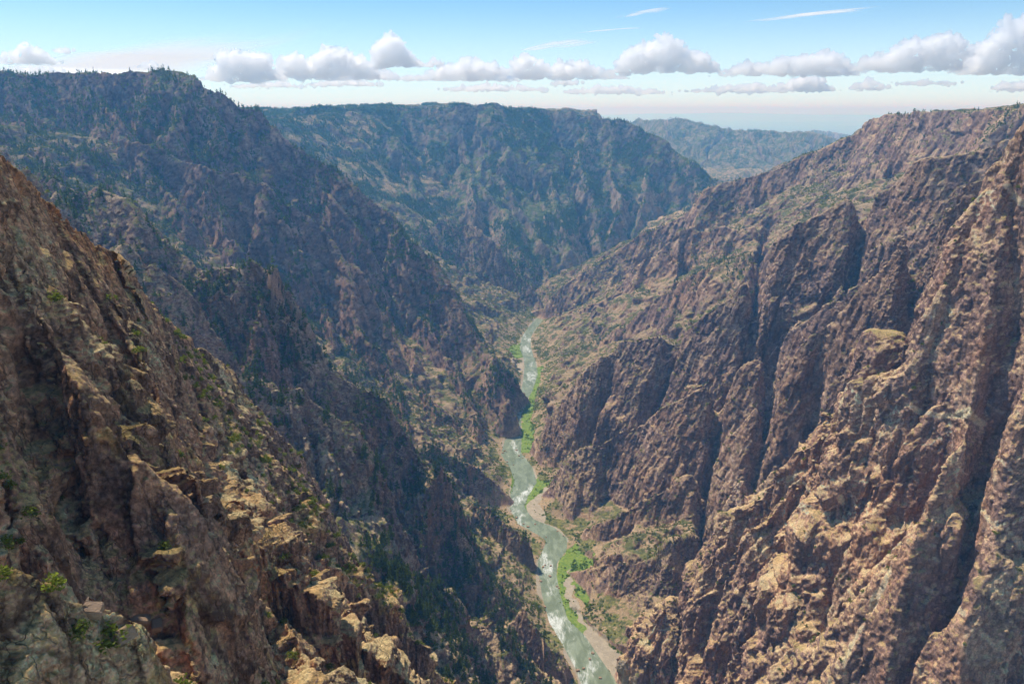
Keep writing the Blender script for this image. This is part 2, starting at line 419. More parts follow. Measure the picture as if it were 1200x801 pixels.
nF = int(1150 * Q)
AZ = math.radians(58)
def fan_fn(i, u):
    q = i / (nF - 1) * 2 - 1
    a = AZ * (.70 * q + .30 * q ** 5)
    r = 16.0 * (12500 / 16.0) ** (.22 * np.minimum(u / .06, 1) * 3.0 + (1 - .66) * np.clip((u - .06) / .94, 0, 1))
    return np.sin(a) * r, np.cos(a) * r
def land(x, y):
    z, g, dr, cd = base(x, y)
    r = np.sqrt(x * x + y * y)
    sc = np.clip(r / 700, .12, 1.5)
    rock = np.clip((z - (ZW + 6)) / 40, 0, 1) * np.clip((r - 300) / 250, 0, 1) * np.clip(cd / (70 * sc), .1, 1)
    # ledges: steep risers and gentler benches
    for st, amp, wl in ((46, .55, 120), (17, .5, 50)):
        s = st * sc
        ph = z / s + 1.1 * vn2(x / (wl * sc), y / (wl * sc)) + .5 * vn2(x / (wl * .3 * sc), y / (wl * .3 * sc))
        fr = ph - np.floor(ph)
        z = z + rock * amp * np.select([g == WOOD, (g == BUTT) | (g == CLIFF)], [1.35, .4], 1.0) * s * (fr * fr * (3 - 2 * fr) - fr) * 1.15
    return z.astype(f32), g, dr, cd

def grid_normals(P):
    a = np.gradient(P, axis=0); b = np.gradient(P, axis=1)
    n = np.cross(b, a)
    n /= np.linalg.norm(n, axis=2, keepdims=True) + 1e-12
    n *= np.sign(n[..., 2:3] + 1e-9)
    return n

def rockwork(x, y, z, nx, ny, nz, g, sp, lo, hi):
    """how far the rock stands out from the smooth land: blocks of sizes lo..hi times the point spacing"""
    r = np.sqrt(x * x + y * y + z * z)
    m = np.clip((z - (ZW + 3)) / 25, 0, 1) * np.clip(.3 + (1 - np.abs(nz)) * 1.5, 0, 1)
    D = np.zeros(x.shape, f32); C = np.zeros(x.shape, f32)
    wx = x + 3 * vn3(x / 30, y / 30, z / 40); wy = y + 3 * vn3(x / 30 + 7, y / 30, z / 40); wz = z + 4 * vn3(x / 35, y / 35 + 9, z / 35)
    # joints: the rock breaks into tall slabs that lean down the canyon side
    k_ = -.42 * np.tanh(x / 100)
    jx = wx + k_ * wz; jy = wy - .18 * wz
    for size, amp, tall, cr in ((70, 10.0, 4.0, .3), (30, 6.2, 4.2, .8), (19, 2.6, 2.2, 0), (12.5, 3.1, 3.8, 1), (8.2, 1.3, 1.8, 0), (5.2, 1.6, 3.0, 1), (3.4, .9, 1.3, 0), (2.2, .70, 1.8, 1), (1.4, .42, 1.2, 0),
                                (.9, .28, 1.5, 1), (.58, .17, 1.2, 0), (.36, .11, 1.3, 1)):
        q = size / sp
        fade = np.clip((r * .42 - size) / size, 0, 1)
        if q < lo or q >= hi or not fade.any(): continue
        if q < 3.0: fade = fade * (q - 1) / 2
        o, e = blocks3(jx / size + 3.3, jy / size + 1.7 * size, wz / (size * tall))
        ed = np.clip(1 - e * 11, 0, 1)
        if size > 16: fade = fade * np.where(g == NEAR, .5, 1.0)
        if size < 4: fade = fade * np.where(g == NEAR, .7, .9)
        elif size < 13: fade = fade * np.where(g == NEAR, 1.5, 1.1)
        D += (amp * (o - .45 * ed * (cr > 0))) * fade
        C = np.maximum(C, ed * fade * cr)
    if hi > 1e5:
        for size, amp in ((90, 4), (36, 1.8)):
            D += amp * vn3(x / size, y / size, z / size * .6) * np.clip((r * .7 - size) / size, 0, 1)
    return (D * m).astype(f32), (C * m).astype(f32)

def smooth_normals(P, k):
    Ps = P.copy()
    for _ in range(k):
        Ps[1:-1] = (Ps[:-2] + 2 * Ps[1:-1] + Ps[2:]) / 4
        Ps[:, 1:-1] = (Ps[:, :-2] + 2 * Ps[:, 1:-1] + Ps[:, 2:]) / 4
    return grid_normals(Ps).astype(f32)

def push(p, n, g, sp, lo, hi):
    n = n.astype(f32)
    c = [np.ascontiguousarray(a, f32) for a in (p[:, 0], p[:, 1], p[:, 2], n[:, 0], n[:, 1], n[:, 2])]
    D, C = pmap(lambda *a: rockwork(*a, sp, lo, hi), *c, np.ascontiguousarray(g))
    nn = n.copy(); nn[:, 2] *= .7
    return (p + nn * D[:, None]).astype(f32), C

def in_cone(x, y, m=0):
    return (np.abs(x) < .78 * y + 48 + m)

def zone(x0, x1, y0, y1, v, zcut):
    """a block of land: rough form on a square grid, big blocks pushed out, then an even skin grown over it (so that upright walls
    are as finely made as flat ground) and the small rockwork pushed out of that"""
    v = v / Q
    xs = np.arange(x0, x1 + v, v); ys = np.arange(y0, y1 + v, v)
    X, Y = np.meshgrid(xs, ys, indexing='ij'); na, nr = X.shape
    X = X.astype(f32).ravel(); Y = Y.astype(f32).ravel()
    k = np.nonzero(in_cone(X, Y, 12))[0]
    Z = np.full(X.shape, -640, f32); G = np.full(X.shape, FLOOR, np.int8); DR = np.full(X.shape, 500, f32); CD = np.full(X.shape, 400, f32)
    Z[k], G[k], DR[k], CD[k] = pmap(land, X[k], Y[k])
    P = np.stack([X, Y, Z], 1).reshape(na, nr, 3)
    N = smooth_normals(P.astype(np.float64), 4).reshape(-1, 3)
    p = P.reshape(-1, 3).copy(); CRg = np.zeros(len(p), f32)
    pk, CRg[k] = push(p[k], N[k], G[k], v, 5.0, 1e9)
    p[k] += (pk - p[k]) * np.clip(CD[k] / (60 * np.clip(Y[k] / 700, .3, 2)), .22, 1)[:, None]
    zb = zcut - 4 * v
    p[:, 2] = np.maximum(p[:, 2], zcut)
    idx = np.arange(na * nr).reshape(na, nr)
    q = np.stack([idx[:-1, :-1], idx[1:, :-1], idx[1:, 1:], idx[:-1, 1:]], -1).reshape(-1, 4)
    rim = np.concatenate([idx[:, 0], idx[-1, 1:], idx[-2::-1, -1], idx[0, -2:0:-1]])
    low = p[rim].copy(); low[:, 2] = zb
    nb = len(p) + np.arange(len(rim)); c = len(p) + len(rim)
    sk = np.stack([rim, nb, np.roll(nb, -1), np.roll(rim, -1)], -1)
    bot = np.stack([nb, np.full(len(nb), c), np.roll(nb, -1)], -1)
    V = np.concatenate([p, low, [[xs.mean(), ys.mean(), zb]]]).astype(f32)
    me = bpy.data.meshes.new('block')
    me.vertices.add(len(V)); me.vertices.foreach_set('co', V.ravel())
    lv = np.concatenate([q.ravel(), sk.ravel(), bot.ravel()]).astype(np.int32)
    n4 = len(q) + len(sk)
    ls = np.concatenate([np.arange(n4) * 4, n4 * 4 + np.arange(len(bot)) * 3]).astype(np.int32)
    me.loops.add(len(lv)); me.loops.foreach_set('vertex_index', lv)
    me.polygons.add(len(ls)); me.polygons.foreach_set('loop_start', ls)
    me.update(calc_edges=True)
    ob = bpy.data.objects.new('block', me); COL.objects.link(ob)
    md = ob.modifiers.new('skin', 'REMESH'); md.mode = 'VOXEL'; md.voxel_size = v; md.adaptivity = 0
    ev = ob.evaluated_get(bpy.context.evaluated_depsgraph_get())
    mm = ev.to_mesh()
    nv, nf = len(mm.vertices), len(mm.polygons)
    V = np.empty(nv * 3, f32); mm.vertices.foreach_get('co', V); V = V.reshape(-1, 3)
    VN = np.empty(nv * 3, f32); mm.vertex_normals.foreach_get('vector', VN); VN = VN.reshape(-1, 3)
    F = np.empty(nf * 4, np.int32); mm.loops.foreach_get('vertex_index', F); F = F.reshape(-1, 4)
    ev.to_mesh_clear(); bpy.data.objects.remove(ob); bpy.data.meshes.remove(me)
    c = V[F[:, 0]]
    keep = (c[:, 0] > x0 + v) & (c[:, 0] < x1 - v) & (c[:, 1] > y0 + v) & (c[:, 1] < y1 - v) & (c[:, 2] > zcut + 1.5 * v) & in_cone(c[:, 0], c[:, 1])
    F = F[keep]
    u, inv = np.unique(F, return_inverse=True)
    V = V[u]; VN = VN[u]; F = inv.reshape(-1, 4).astype(np.int32)
    gi = np.clip(np.round((V[:, 0] - x0) / v).astype(int), 0, na - 1) * nr + np.clip(np.round((V[:, 1] - y0) / v).astype(int), 0, nr - 1)
    P2, C2 = push(V, VN, G[gi], v, 1.25, 5.0)
    return dict(P=P2, F=F, G=G[gi], DR=DR[gi], CD=CD[gi], CR=np.maximum(CRg[gi], C2))

def fan():
    S = Sheet(fan_fn, nF, 3, 1500, int(700 * Q))
    X, Y = S.sample()
    na, nr = X.shape
    Z, G, DR, CD = pmap(land, X.ravel(), Y.ravel())
    P = np.stack([X, Y, Z.reshape(X.shape)], -1)
    N = smooth_normals(P.astype(np.float64), 4).reshape(-1, 3)
    P, C = push(P.reshape(-1, 3), N, G, 9.0, 1.25, 1e9)
    idx = np.arange(na * nr).reshape(na, nr)
    q = np.stack([idx[:-1, :-1], idx[1:, :-1], idx[1:, 1:], idx[:-1, 1:]], -1).reshape(-1, 4)
    c = P[q[:, 0]]
    hid = np.zeros(len(q), bool)
    for x0, x1, y0, y1, v, zc_ in ZONES:
        hid |= (c[:, 0] > x0 + 3) & (c[:, 0] < x1 - 3) & (c[:, 1] > y0 + 3) & (c[:, 1] < y1 - 12)
    hid &= in_cone(c[:, 0], c[:, 1], -12)
    q = q[~hid]
    u, inv = np.unique(q, return_inverse=True)
    return dict(P=P[u], F=inv.reshape(-1, 4).astype(np.int32), G=G[u], DR=DR[u], CD=CD[u], CR=C[u])

ZONES = [(-70, -6, 25, 74, .14, -72), (-215, 20, 66, 190, .25, -158), (-370, 32, 182, 386, .38, -335), (-690, 32, 378, 808, .95, -575), (28, 720, 236, 808, .85, -575), (-1090, 1090, 800, 1306, 1.45, -575),
         (-2100, 2100, 1296, 2608, 2.8, -580), (-3350, 3350, 2594, 4200, 5.6, -580)]
SH = [fan()] + [zone(*z_) for z_ in ZONES]

# ------------------------------------------------------------------ helpers
def set_mesh(me, verts, faces):
    verts = np.ascontiguousarray(verts, dtype=f32); faces = np.ascontiguousarray(faces, dtype=np.int32)
    k = faces.shape[1]
    me.vertices.add(len(verts)); me.vertices.foreach_set('co', verts.ravel())
    me.loops.add(faces.size); me.loops.foreach_set('vertex_index', faces.ravel())
    me.polygons.add(len(faces))
    me.polygons.foreach_set('loop_start', np.arange(0, faces.size, k, dtype=np.int32))
    me.update(calc_edges=True)

def new_obj(name, verts, faces, mat, parent=None, smooth=True, kind=None):
    me = bpy.data.meshes.new(name)
    set_mesh(me, verts, faces)
    if smooth: me.polygons.foreach_set('use_smooth', np.ones(len(faces), bool))
    me.materials.append(mat)
    o = bpy.data.objects.new(name, me)
    COL.objects.link(o)
    if parent: o.parent = parent
    if kind: o['kind'] = kind
    return o

class NT:
    def __init__(s, m):
        m.use_nodes = True
        s.t = m.node_tree; s.t.nodes.clear()
    def n(s, typ, **kw):
        nd = s.t.nodes.new(typ)
        for k, v in kw.items():
            if k.startswith('i_'):
                key = k[2:]
                key = int(key) if key.isdigit() else key
                s.set(nd, key, v)
            else:
                setattr(nd, k, v)
        return nd
    def set(s, nd, key, v):
        sock = nd.inputs[key]
        if isinstance(v, bpy.types.NodeSocket): s.t.links.new(v, sock)
        elif isinstance(v, bpy.types.Node): s.t.links.new(v.outputs[0], sock)
        else: sock.default_value = v
    def math(s, op, a, b=None, c=None, clamp=False):
        nd = s.n('ShaderNodeMath', operation=op, use_clamp=clamp)
        for i, v in enumerate((a, b, c)):
            if v is not None: s.set(nd, i, v)
        return nd.outputs[0]
    def mix(s, f, a, b, mode='MIX'):
        nd = s.n('ShaderNodeMix', data_type='RGBA', blend_type=mode)
        s.set(nd, 0, f)
        for key, v in ((6, a), (7, b)):
            if isinstance(v, tuple) and len(v) == 3: v = (*v, 1)
            s.set(nd, key, v)
        return nd.outputs[2]
    def ramp(s, f, lo, hi):
        nd = s.n('ShaderNodeMapRange', interpolation_type='SMOOTHSTEP')
        s.set(nd, 0, f); nd.inputs[1].default_value = lo; nd.inputs[2].default_value = hi
        return nd.outputs[0]
    def vec(s, v, sx, sy, sz, off=(0, 0, 0)):
        nd = s.n('ShaderNodeMapping')
        s.set(nd, 0, v); nd.inputs['Scale'].default_value = (sx, sy, sz); nd.inputs['Location'].default_value = off
        return nd.outputs[0]
    def noise(s, v, scale, detail=4, rough=.55, dist=0):
        nd = s.n('ShaderNodeTexNoise')
        s.set(nd, 'Vector', v)
        nd.inputs['Scale'].default_value = scale; nd.inputs['Detail'].default_value = detail
        nd.inputs['Roughness'].default_value = rough; nd.inputs['Distortion'].default_value = dist
        return nd
    def out(s, sh, vol=False):
        o = s.n('ShaderNodeOutputMaterial')
        s.t.links.new(sh, o.inputs['Volume' if vol else 'Surface'])

def lerp(a, b, t):
    return a + (b - a) * t[:, None]
def sm(x, lo, hi):
    t = np.clip((x - lo) / (hi - lo), 0, 1)
    return t * t * (3 - 2 * t)
def C3(*c): return np.array(c, f32)[None]

# what the rock of each landform is like: green cover, warmth, pale dikes, tint
LOOK = np.zeros((12, 6), f32)
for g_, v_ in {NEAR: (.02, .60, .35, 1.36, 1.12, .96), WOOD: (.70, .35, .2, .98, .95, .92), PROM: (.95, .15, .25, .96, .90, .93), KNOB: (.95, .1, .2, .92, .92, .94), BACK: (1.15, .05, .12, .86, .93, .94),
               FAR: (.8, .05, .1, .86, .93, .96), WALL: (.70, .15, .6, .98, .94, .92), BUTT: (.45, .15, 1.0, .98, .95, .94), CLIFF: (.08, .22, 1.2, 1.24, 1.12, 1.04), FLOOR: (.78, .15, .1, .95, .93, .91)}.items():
    LOOK[g_] = v_

FACE = np.array([-.66, -.58, .48]); FACE /= np.linalg.norm(FACE)
def rock_colour(x, y, z, nz, g, c):
    L = LOOK[g]
    veg, warm, vein = L[:, 0], L[:, 1], L[:, 2]
    big = vn3(x / 150, y / 150, z / 150) + .5 * vn3(x / 60, y / 60 + 3, z / 60)
    mid = vn3(x / 24, y / 24, z / 30) + .6 * vn3(x / 10, y / 10, z / 12) + .35 * vn3(x / 4, y / 4, z / 5)
    fine = vn3(x / 1.7, y / 1.7, z / 2) + .7 * vn3(x / .7, y / .7, z / .8)
    streak = vn3(x / 7, y / 7, z / 60) + .6 * vn3(x / 2.6, y / 2.6, z / 28)
    rust = vn3(x / 30 + 50, y / 30, z / 70) + .6 * vn3(x / 11 + 5, y / 11, z / 25)
    col = lerp(C3(.30, .195, .135), C3(.225, .155, .13), sm(big, -.5, .5))
    col = lerp(col, C3(.42, .31, .22), .85 * sm(mid, .1, 1.0))
    col = lerp(col, C3(.155, .11, .095), .7 * sm(mid, -.2, -1.0))
    col = lerp(col, C3(.085, .062, .058), .65 * sm(streak, .25, .9))
    col = lerp(col, C3(.40, .18, .065), np.minimum(.75, .8 * warm) * sm(rust, .3, .9))
    col = lerp(col, C3(.47, .38, .10), .55 * warm * sm(vn3(x / 9 + 80, y / 9, z / 14) + .4 * fine, .62, .9) * (g == NEAR))
    col = col * (1 + .20 * np.clip(fine, -1.2, 1.2))[:, None]
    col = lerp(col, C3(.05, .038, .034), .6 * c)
    # pale dikes of coarse pink rock: thin sheets cutting through
    for o, sc, wd in ((0, 95, .028), (200, 60, .022), (400, 34, .025)):
        w = vn3(x / sc + o, y / sc, z / (sc * 1.4) + .5 * vn3(x / 25, y / 25, z / 25)) + .12 * vn3(x / 14, y / 14, z / 14)
        mk = sm(vn3(x / 130 + o, y / 130 + 9, z / 130), .05, .3)
        col = lerp(col, C3(.52, .36, .27), np.minimum(1, .8 * vein) * mk * sm(np.abs(w - .1), wd, wd * .4))
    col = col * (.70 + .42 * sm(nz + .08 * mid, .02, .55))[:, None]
    for P_ in DIKES:
        m_ = (x > P_[:, 0].min() - 30) & (x < P_[:, 0].max() + 30) & (y > P_[:, 1].min() - 40) & (y < P_[:, 1].max() + 40) & (g != NEAR)
        if not m_.any(): continue
        i_ = np.nonzero(m_)[0]
        q_ = np.stack([x[i_], y[i_], z[i_]], 1) + 3.5 * np.stack([vn3(x[i_] / 14, y[i_] / 14, z[i_] / 14), 0 * x[i_], vn3(x[i_] / 14 + 9, y[i_] / 14, z[i_] / 14)], 1)
        best = np.full(len(i_), 1e9)
        for a_, b_ in zip(P_[:-1], P_[1:]):
            e_ = b_ - a_; t_ = np.clip(((q_ - a_) @ e_) / (e_ @ e_), 0, 1)
            df = q_ - a_ - t_[:, None] * e_; df = df - .93 * (df @ FACE)[:, None] * FACE
            best = np.minimum(best, np.linalg.norm(df, axis=1))
        w_ = 1.9 + 1.3 * vn3(x[i_] / 20, y[i_] / 20, z[i_] / 20)
        col[i_] = lerp(col[i_], C3(.52, .37, .27), (.72 * sm(best, w_ + .9, w_)).astype(f32))
    # soil and low plants where it lies flat enough
    vn_ = vn3(x / 16, y / 16, z / 16 + 4) + .7 * vn3(x / 6, y / 6, z / 6) + .5 * vn3(x / 2.4, y / 2.4, z / 2.4)
    flat = sm(nz + .10 * mid, .45, .78)
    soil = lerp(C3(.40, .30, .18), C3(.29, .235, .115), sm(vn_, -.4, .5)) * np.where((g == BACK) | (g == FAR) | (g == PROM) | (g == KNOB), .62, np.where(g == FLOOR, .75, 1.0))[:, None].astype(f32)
    col = lerp(col, soil, .85 * flat)
    green = lerp(C3(.055, .075, .026), C3(.15, .155, .045), sm(vn3(x / 3.1, y / 3.1 + 7, z / 3) + .6 * big, -.5, .6))
    col = lerp(col, green, np.clip(flat * 1.2, 0, 1) * sm(vn_, .55 - 1.0 * veg, 1.15 - 1.0 * veg) * np.minimum(1, .35 + veg * .6))
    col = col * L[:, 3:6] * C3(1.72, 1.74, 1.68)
    return np.clip(col, .01, .72).astype(f32)

def rock_material(name, sizes, lean=(0, 0, 0), deep=.6, grain=((.55, .53, .53), (1.42, 1.40, 1.36))):
    m = bpy.data.materials.new(name); t = NT(m)
    pos = t.n('ShaderNodeNewGeometry').outputs['Position']
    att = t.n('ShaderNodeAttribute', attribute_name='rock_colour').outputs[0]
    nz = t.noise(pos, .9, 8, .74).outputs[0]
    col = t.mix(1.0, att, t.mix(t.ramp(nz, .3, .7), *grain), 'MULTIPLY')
    h = t.math('MULTIPLY', nz, 1.0)
    # joints: long leaning cracks between slabs
    warp = t.n('ShaderNodeVectorMath', operation='ADD', i_0=pos, i_1=t.n('ShaderNodeVectorMath', operation='SCALE', i_0=t.noise(pos, .16, 4, .65).outputs[1], i_Scale=5.0).outputs[0]).outputs[0]
    zc = t.n('ShaderNodeSeparateXYZ', i_0=pos).outputs[2]
    lv = t.n('ShaderNodeCombineXYZ', i_0=t.math('MULTIPLY', zc, lean[0]), i_1=t.math('MULTIPLY', zc, lean[1]), i_2=0.0)
    warp = t.n('ShaderNodeVectorMath', operation='ADD', i_0=warp, i_1=lv).outputs[0]
    patch = t.ramp(t.noise(pos, .07, 3, .6).outputs[0], .44, .60)
    for k, (size, tall, wide) in enumerate(sizes):
        v = t.n('ShaderNodeTexVoronoi', feature='DISTANCE_TO_EDGE', i_Vector=t.vec(warp, 1 / size, 1 / size, 1 / (size * tall), (k * 7.3, 0, 0)), i_Scale=1.0).outputs[0]
        cr = t.ramp(v, wide, 0)
        gate = t.math('MULTIPLY', t.ramp(nz, .38, .60), patch)
        col = t.mix(t.math('MULTIPLY', t.math('MULTIPLY', cr, gate), deep), col, (.035, .026, .023))
        h = t.math('SUBTRACT', h, t.math('MULTIPLY', t.math('MULTIPLY', cr, gate), .6))
    bmp = t.n('ShaderNodeBump', i_Height=h, i_Strength=1.0, i_Distance=1.1)
    bs = t.n('ShaderNodeBsdfDiffuse', i_Roughness=.6, i_Normal=bmp)
    t.set(bs, 'Color', col)
    t.out(bs.outputs[0])
    return m

def ground_material(name, c1, c2, c3, scale):
    m = bpy.data.materials.new(name); t = NT(m)
    pos = t.n('ShaderNodeNewGeometry').outputs['Position']
    a = t.noise(pos, scale, 6, .65).outputs[0]; b = t.noise(pos, scale * 6, 5, .7).outputs[0]
    col = t.mix(t.ramp(a, .4, .62), c1, c2)
    col = t.mix(t.math('MULTIPLY', t.ramp(b, .5, .68), .7), col, c3)
    bmp = t.n('ShaderNodeBump', i_Height=b, i_Strength=.7, i_Distance=.8)
    bs = t.n('ShaderNodeBsdfPrincipled', i_Roughness=.95, i_Normal=bmp)
    t.set(bs, 'Base Color', col); bs.inputs['Specular IOR Level'].default_value = .1
    t.out(bs.outputs[0])
    return m

ROCK = rock_material('canyon_rock', ((7.0, 4.0, .045),))
MATS = {g_: ROCK for g_ in range(10)}
MATS[NEAR] = rock_material('near_rock', ((4.2, 5.0, .035), (1.7, 3.2, .04)), (.42, -.18, 0), .7, ((.40, .38, .37), (1.62, 1.58, 1.52)))
MATS[SANDB] = ground_material('gravel', (.36, .30, .21), (.44, .37, .27), (.22, .19, .14), .16)
MATS[GRASSB] = ground_material('bank_grass', (.14, .225, .035), (.24, .30, .055), (.06, .095, .025), .22)
NAMES = {NEAR: 'near_cliff', WOOD: 'wooded_ridge', PROM: 'promontory', KNOB: 'rounded_hill', BACK: 'far_canyon_wall', FAR: 'far_rim', WALL: 'canyon_rim_slope',
         BUTT: 'buttress_cliff', CLIFF: 'bright_rib_cliff', FLOOR: 'canyon_floor', SANDB: 'gravel_bar', GRASSB: 'riverbank_grass_ground'}

# one mesh for each landform, gathered from the blocks
OFF = np.cumsum([0] + [len(S['P']) for S in SH])
quads = np.concatenate([S['F'] + OFF[i] for i, S in enumerate(SH)])
P = np.concatenate([S['P'] for S in SH]); G = np.concatenate([S['G'] for S in SH])
DR = np.concatenate([S['DR'] for S in SH]); CR = np.concatenate([S['CR'] for S in SH]); CD = np.concatenate([S['CD'] for S in SH])
del SH
n_ = np.cross(P[quads[:, 2]] - P[quads[:, 0]], P[quads[:, 3]] - P[quads[:, 1]])
nfan = int((quads[:, 0] < OFF[1]).sum())
flip = np.zeros(len(quads), bool); flip[:nfan] = n_[:nfan, 2] < 0
quads[flip] = quads[flip][:, ::-1]; n_[flip] *= -1
FAREA = np.linalg.norm(n_, axis=1) * .5
NF = np.zeros(P.shape, f32)
for c_ in range(4):
    for a_ in range(3):
        NF[:, a_] += np.bincount(quads[:, c_], weights=n_[:, a_], minlength=len(P)).astype(f32)
VAREA = np.zeros(len(P), f32)
for c_ in range(4): VAREA += np.bincount(quads[:, c_], weights=FAREA / 4, minlength=len(P)).astype(f32)
NF /= np.linalg.norm(NF, axis=1, keepdims=True) + 1e-9
print('terrain', len(P), len(quads))
GL = np.where(G > FLOOR, FLOOR, G)
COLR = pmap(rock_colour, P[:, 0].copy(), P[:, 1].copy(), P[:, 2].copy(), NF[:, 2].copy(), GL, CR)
X, Y = P[:, 0], P[:, 1]
nearr = (DR < 120) & (G == FLOOR) & (Y < 2500)
ni = np.nonzero(nearr)[0]
for k, polys in ((SANDB, SAND), (GRASSB, GRASS)):
    wx = X[ni] + 3 * vn2(X[ni] / 9, Y[ni] / 9); wy = Y[ni] + 6 * vn2(X[ni] / 11 + 5, Y[ni] / 11)
    for Pp in polys:
        G[ni[inside(wx, wy, Pp)]] = k
G[(G == FLOOR) & (DR < 1.0 + 5 * vn2(X / 14, Y / 30))] = SANDB
fg = G[quads[:, 0]]
TERRAIN = {}
for g in NAMES:
    q = quads[fg == g]
    if not len(q): continue
    u, inv = np.unique(q, return_inverse=True)
    TERRAIN[g] = new_obj(NAMES[g], P[u], inv.reshape(-1, 4), MATS[g], smooth=False, kind='structure')
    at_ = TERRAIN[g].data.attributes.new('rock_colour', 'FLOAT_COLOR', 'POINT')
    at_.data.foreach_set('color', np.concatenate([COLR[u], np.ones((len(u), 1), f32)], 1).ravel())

# ------------------------------------------------------------------ river water
def water_material():
    m = bpy.data.materials.new('river_water'); t = NT(m)
    pos = t.n('ShaderNodeNewGeometry').outputs['Position']
    a = t.noise(t.vec(pos, .03, .011, .05), 1.0, 3, .55, .6).outputs[0]
    b = t.noise(t.vec(pos, .40, .10, .3), 1.0, 6, .72, 1.2).outputs[0]
    c = t.noise(t.vec(pos, .09, .035, .3), 1.0, 5, .65, 1.0).outputs[0]
    col = t.mix(t.ramp(c, .35, .68), (.155, .185, .105), (.27, .31, .205))
    rap = t.ramp(a, .47, .62)
    foam = t.math('MULTIPLY', t.ramp(t.math('ADD', t.math('ADD', t.math('MULTIPLY', b, .55), t.math('MULTIPLY', c, .45)), t.math('MULTIPLY', rap, .15)), .55, .78), t.math('ADD', t.math('MULTIPLY', rap, .8), .12))
    col = t.mix(foam, col, (.78, .80, .75))
    bmp = t.n('ShaderNodeBump', i_Height=b, i_Strength=.6, i_Distance=.5)
    bs = t.n('ShaderNodeBsdfPrincipled', i_Roughness=.35, i_Normal=bmp, i_IOR=1.33)
    t.set(bs, 'Base Color', col)
    t.out(bs.outputs[0])
    return m
RIV_FINE = RIV_FINE[:int(np.argmax(RIV_FINE[:, 1] > 2300))]
tan = np.gradient(RIV_FINE[:, :2], axis=0); tan /= np.linalg.norm(tan, axis=1, keepdims=True)
nrm = np.stack([tan[:, 1], -tan[:, 0]], 1)
cross = np.linspace(-1, 1, 9)
wv = []
for i in range(len(RIV_FINE)):
    for c in cross:
        p = RIV_FINE[i, :2] + nrm[i] * c * (RIV_FINE[i, 2] + 2.0)
        wv.append((p[0], p[1], ZW))
ii = np.arange(len(RIV_FINE) * 9).reshape(-1, 9)
wf = np.stack([ii[:-1, :-1], ii[:-1, 1:], ii[1:, 1:], ii[1:, :-1]], -1).reshape(-1, 4)
new_obj('river', np.array(wv), wf, water_material(), kind='structure')

# ------------------------------------------------------------------ far plain
pm = ground_material('plain_soil', (.20, .19, .13), (.26, .22, .17), (.12, .14, .09), .0006)
ra = np.linspace(-1.15, 1.15, 90); rr = np.exp(np.linspace(math.log(9000), math.log(150000), 60))
A_, R_ = np.meshgrid(ra, rr, indexing='ij')
px_ = np.sin(A_) * R_; py_ = np.cos(A_) * R_
pz = -720 + 60 * fbm2((px_ / 6000).ravel(), (py_ / 6000).ravel(), 4).reshape(px_.shape)
pz = pz + np.exp(-((R_ - 70000) / 6000) ** 2) * 420 * np.clip(.6 + fbm2((px_ / 30000).ravel() + 4, (py_ / 30000).ravel(), 3).reshape(px_.shape), 0, 1.2)
ii = np.arange(px_.size).reshape(px_.shape)
new_obj('plain', np.stack([px_, py_, pz], -1).reshape(-1, 3), np.stack([ii[:-1, :-1], ii[1:, :-1], ii[1:, 1:], ii[:-1, 1:]], -1).reshape(-1, 4), pm, kind='structure')

# ------------------------------------------------------------------ haze
hm = bpy.data.materials.new('haze_air'); t = NT(hm)
vs = t.n('ShaderNodeVolumeScatter')
HZ = float(os.environ.get('HZ', '1.28e-4'))
vs.inputs['Color'].default_value = (.17, .52, 1.0, 1)
vs.inputs['Density'].default_value = HZ
vs.inputs['Anisotropy'].default_value = .25
t.out(vs.outputs[0], True)
hs = 170000.0
hv = np.array([(sx * hs, sy * hs, zz) for zz in (-1100, 130) for sx, sy in ((-1, -1), (1, -1), (1, 1), (-1, 1))])
hf = np.array([(0, 3, 2, 1), (4, 5, 6, 7), (0, 1, 5, 4), (1, 2, 6, 5), (2, 3, 7, 6), (3, 0, 4, 7)])
if HZ > 0: new_obj('haze', hv, hf, hm, smooth=False, kind='structure')

# ------------------------------------------------------------------ light
SUN_EL, SUN_AZ = math.radians(60), math.radians(-49)      # azimuth from straight ahead, negative = to the left
sd = bpy.data.lights.new('sun', 'SUN'); sd.energy = 5.0; sd.angle = math.radians(.5); sd.color = (1, .955, .89)
so = bpy.data.objects.new('sun', sd); COL.objects.link(so)
from mathutils import Vector
sv = Vector((math.sin(SUN_AZ) * math.cos(SUN_EL), math.cos(SUN_AZ) * math.cos(SUN_EL), math.sin(SUN_EL)))
so.rotation_euler = sv.to_track_quat('Z', 'Y').to_euler()

world = bpy.data.worlds.new('World'); scene.world = world
world.use_nodes = True
t = NT(world)
sky = t.n('ShaderNodeTexSky', sky_type='NISHITA', sun_disc=False)
sky.sun_elevation = SUN_EL; sky.sun_rotation = SUN_AZ; sky.altitude = 2400; sky.air_density = 1.0; sky.dust_density = .6; sky.ozone_density = 1.5
tc = t.n('ShaderNodeTexCoord').outputs['Generated']
el = t.n('ShaderNodeSeparateXYZ', i_0=tc).outputs[2]
# summer haze and thin high cloud whiten the lowest sky
low = t.math('MULTIPLY', t.ramp(el, .135, -.01), .85)
col = t.mix(1.0, sky, (.62, .86, .98), 'MULTIPLY')
col = t.mix(low, col, (6.1, 7.3, 7.9))
bg = t.n('ShaderNodeBackground', i_Color=col, i_Strength=.148)
wo = t.n('ShaderNodeOutputWorld'); t.t.links.new(bg.outputs[0], wo.inputs[0])

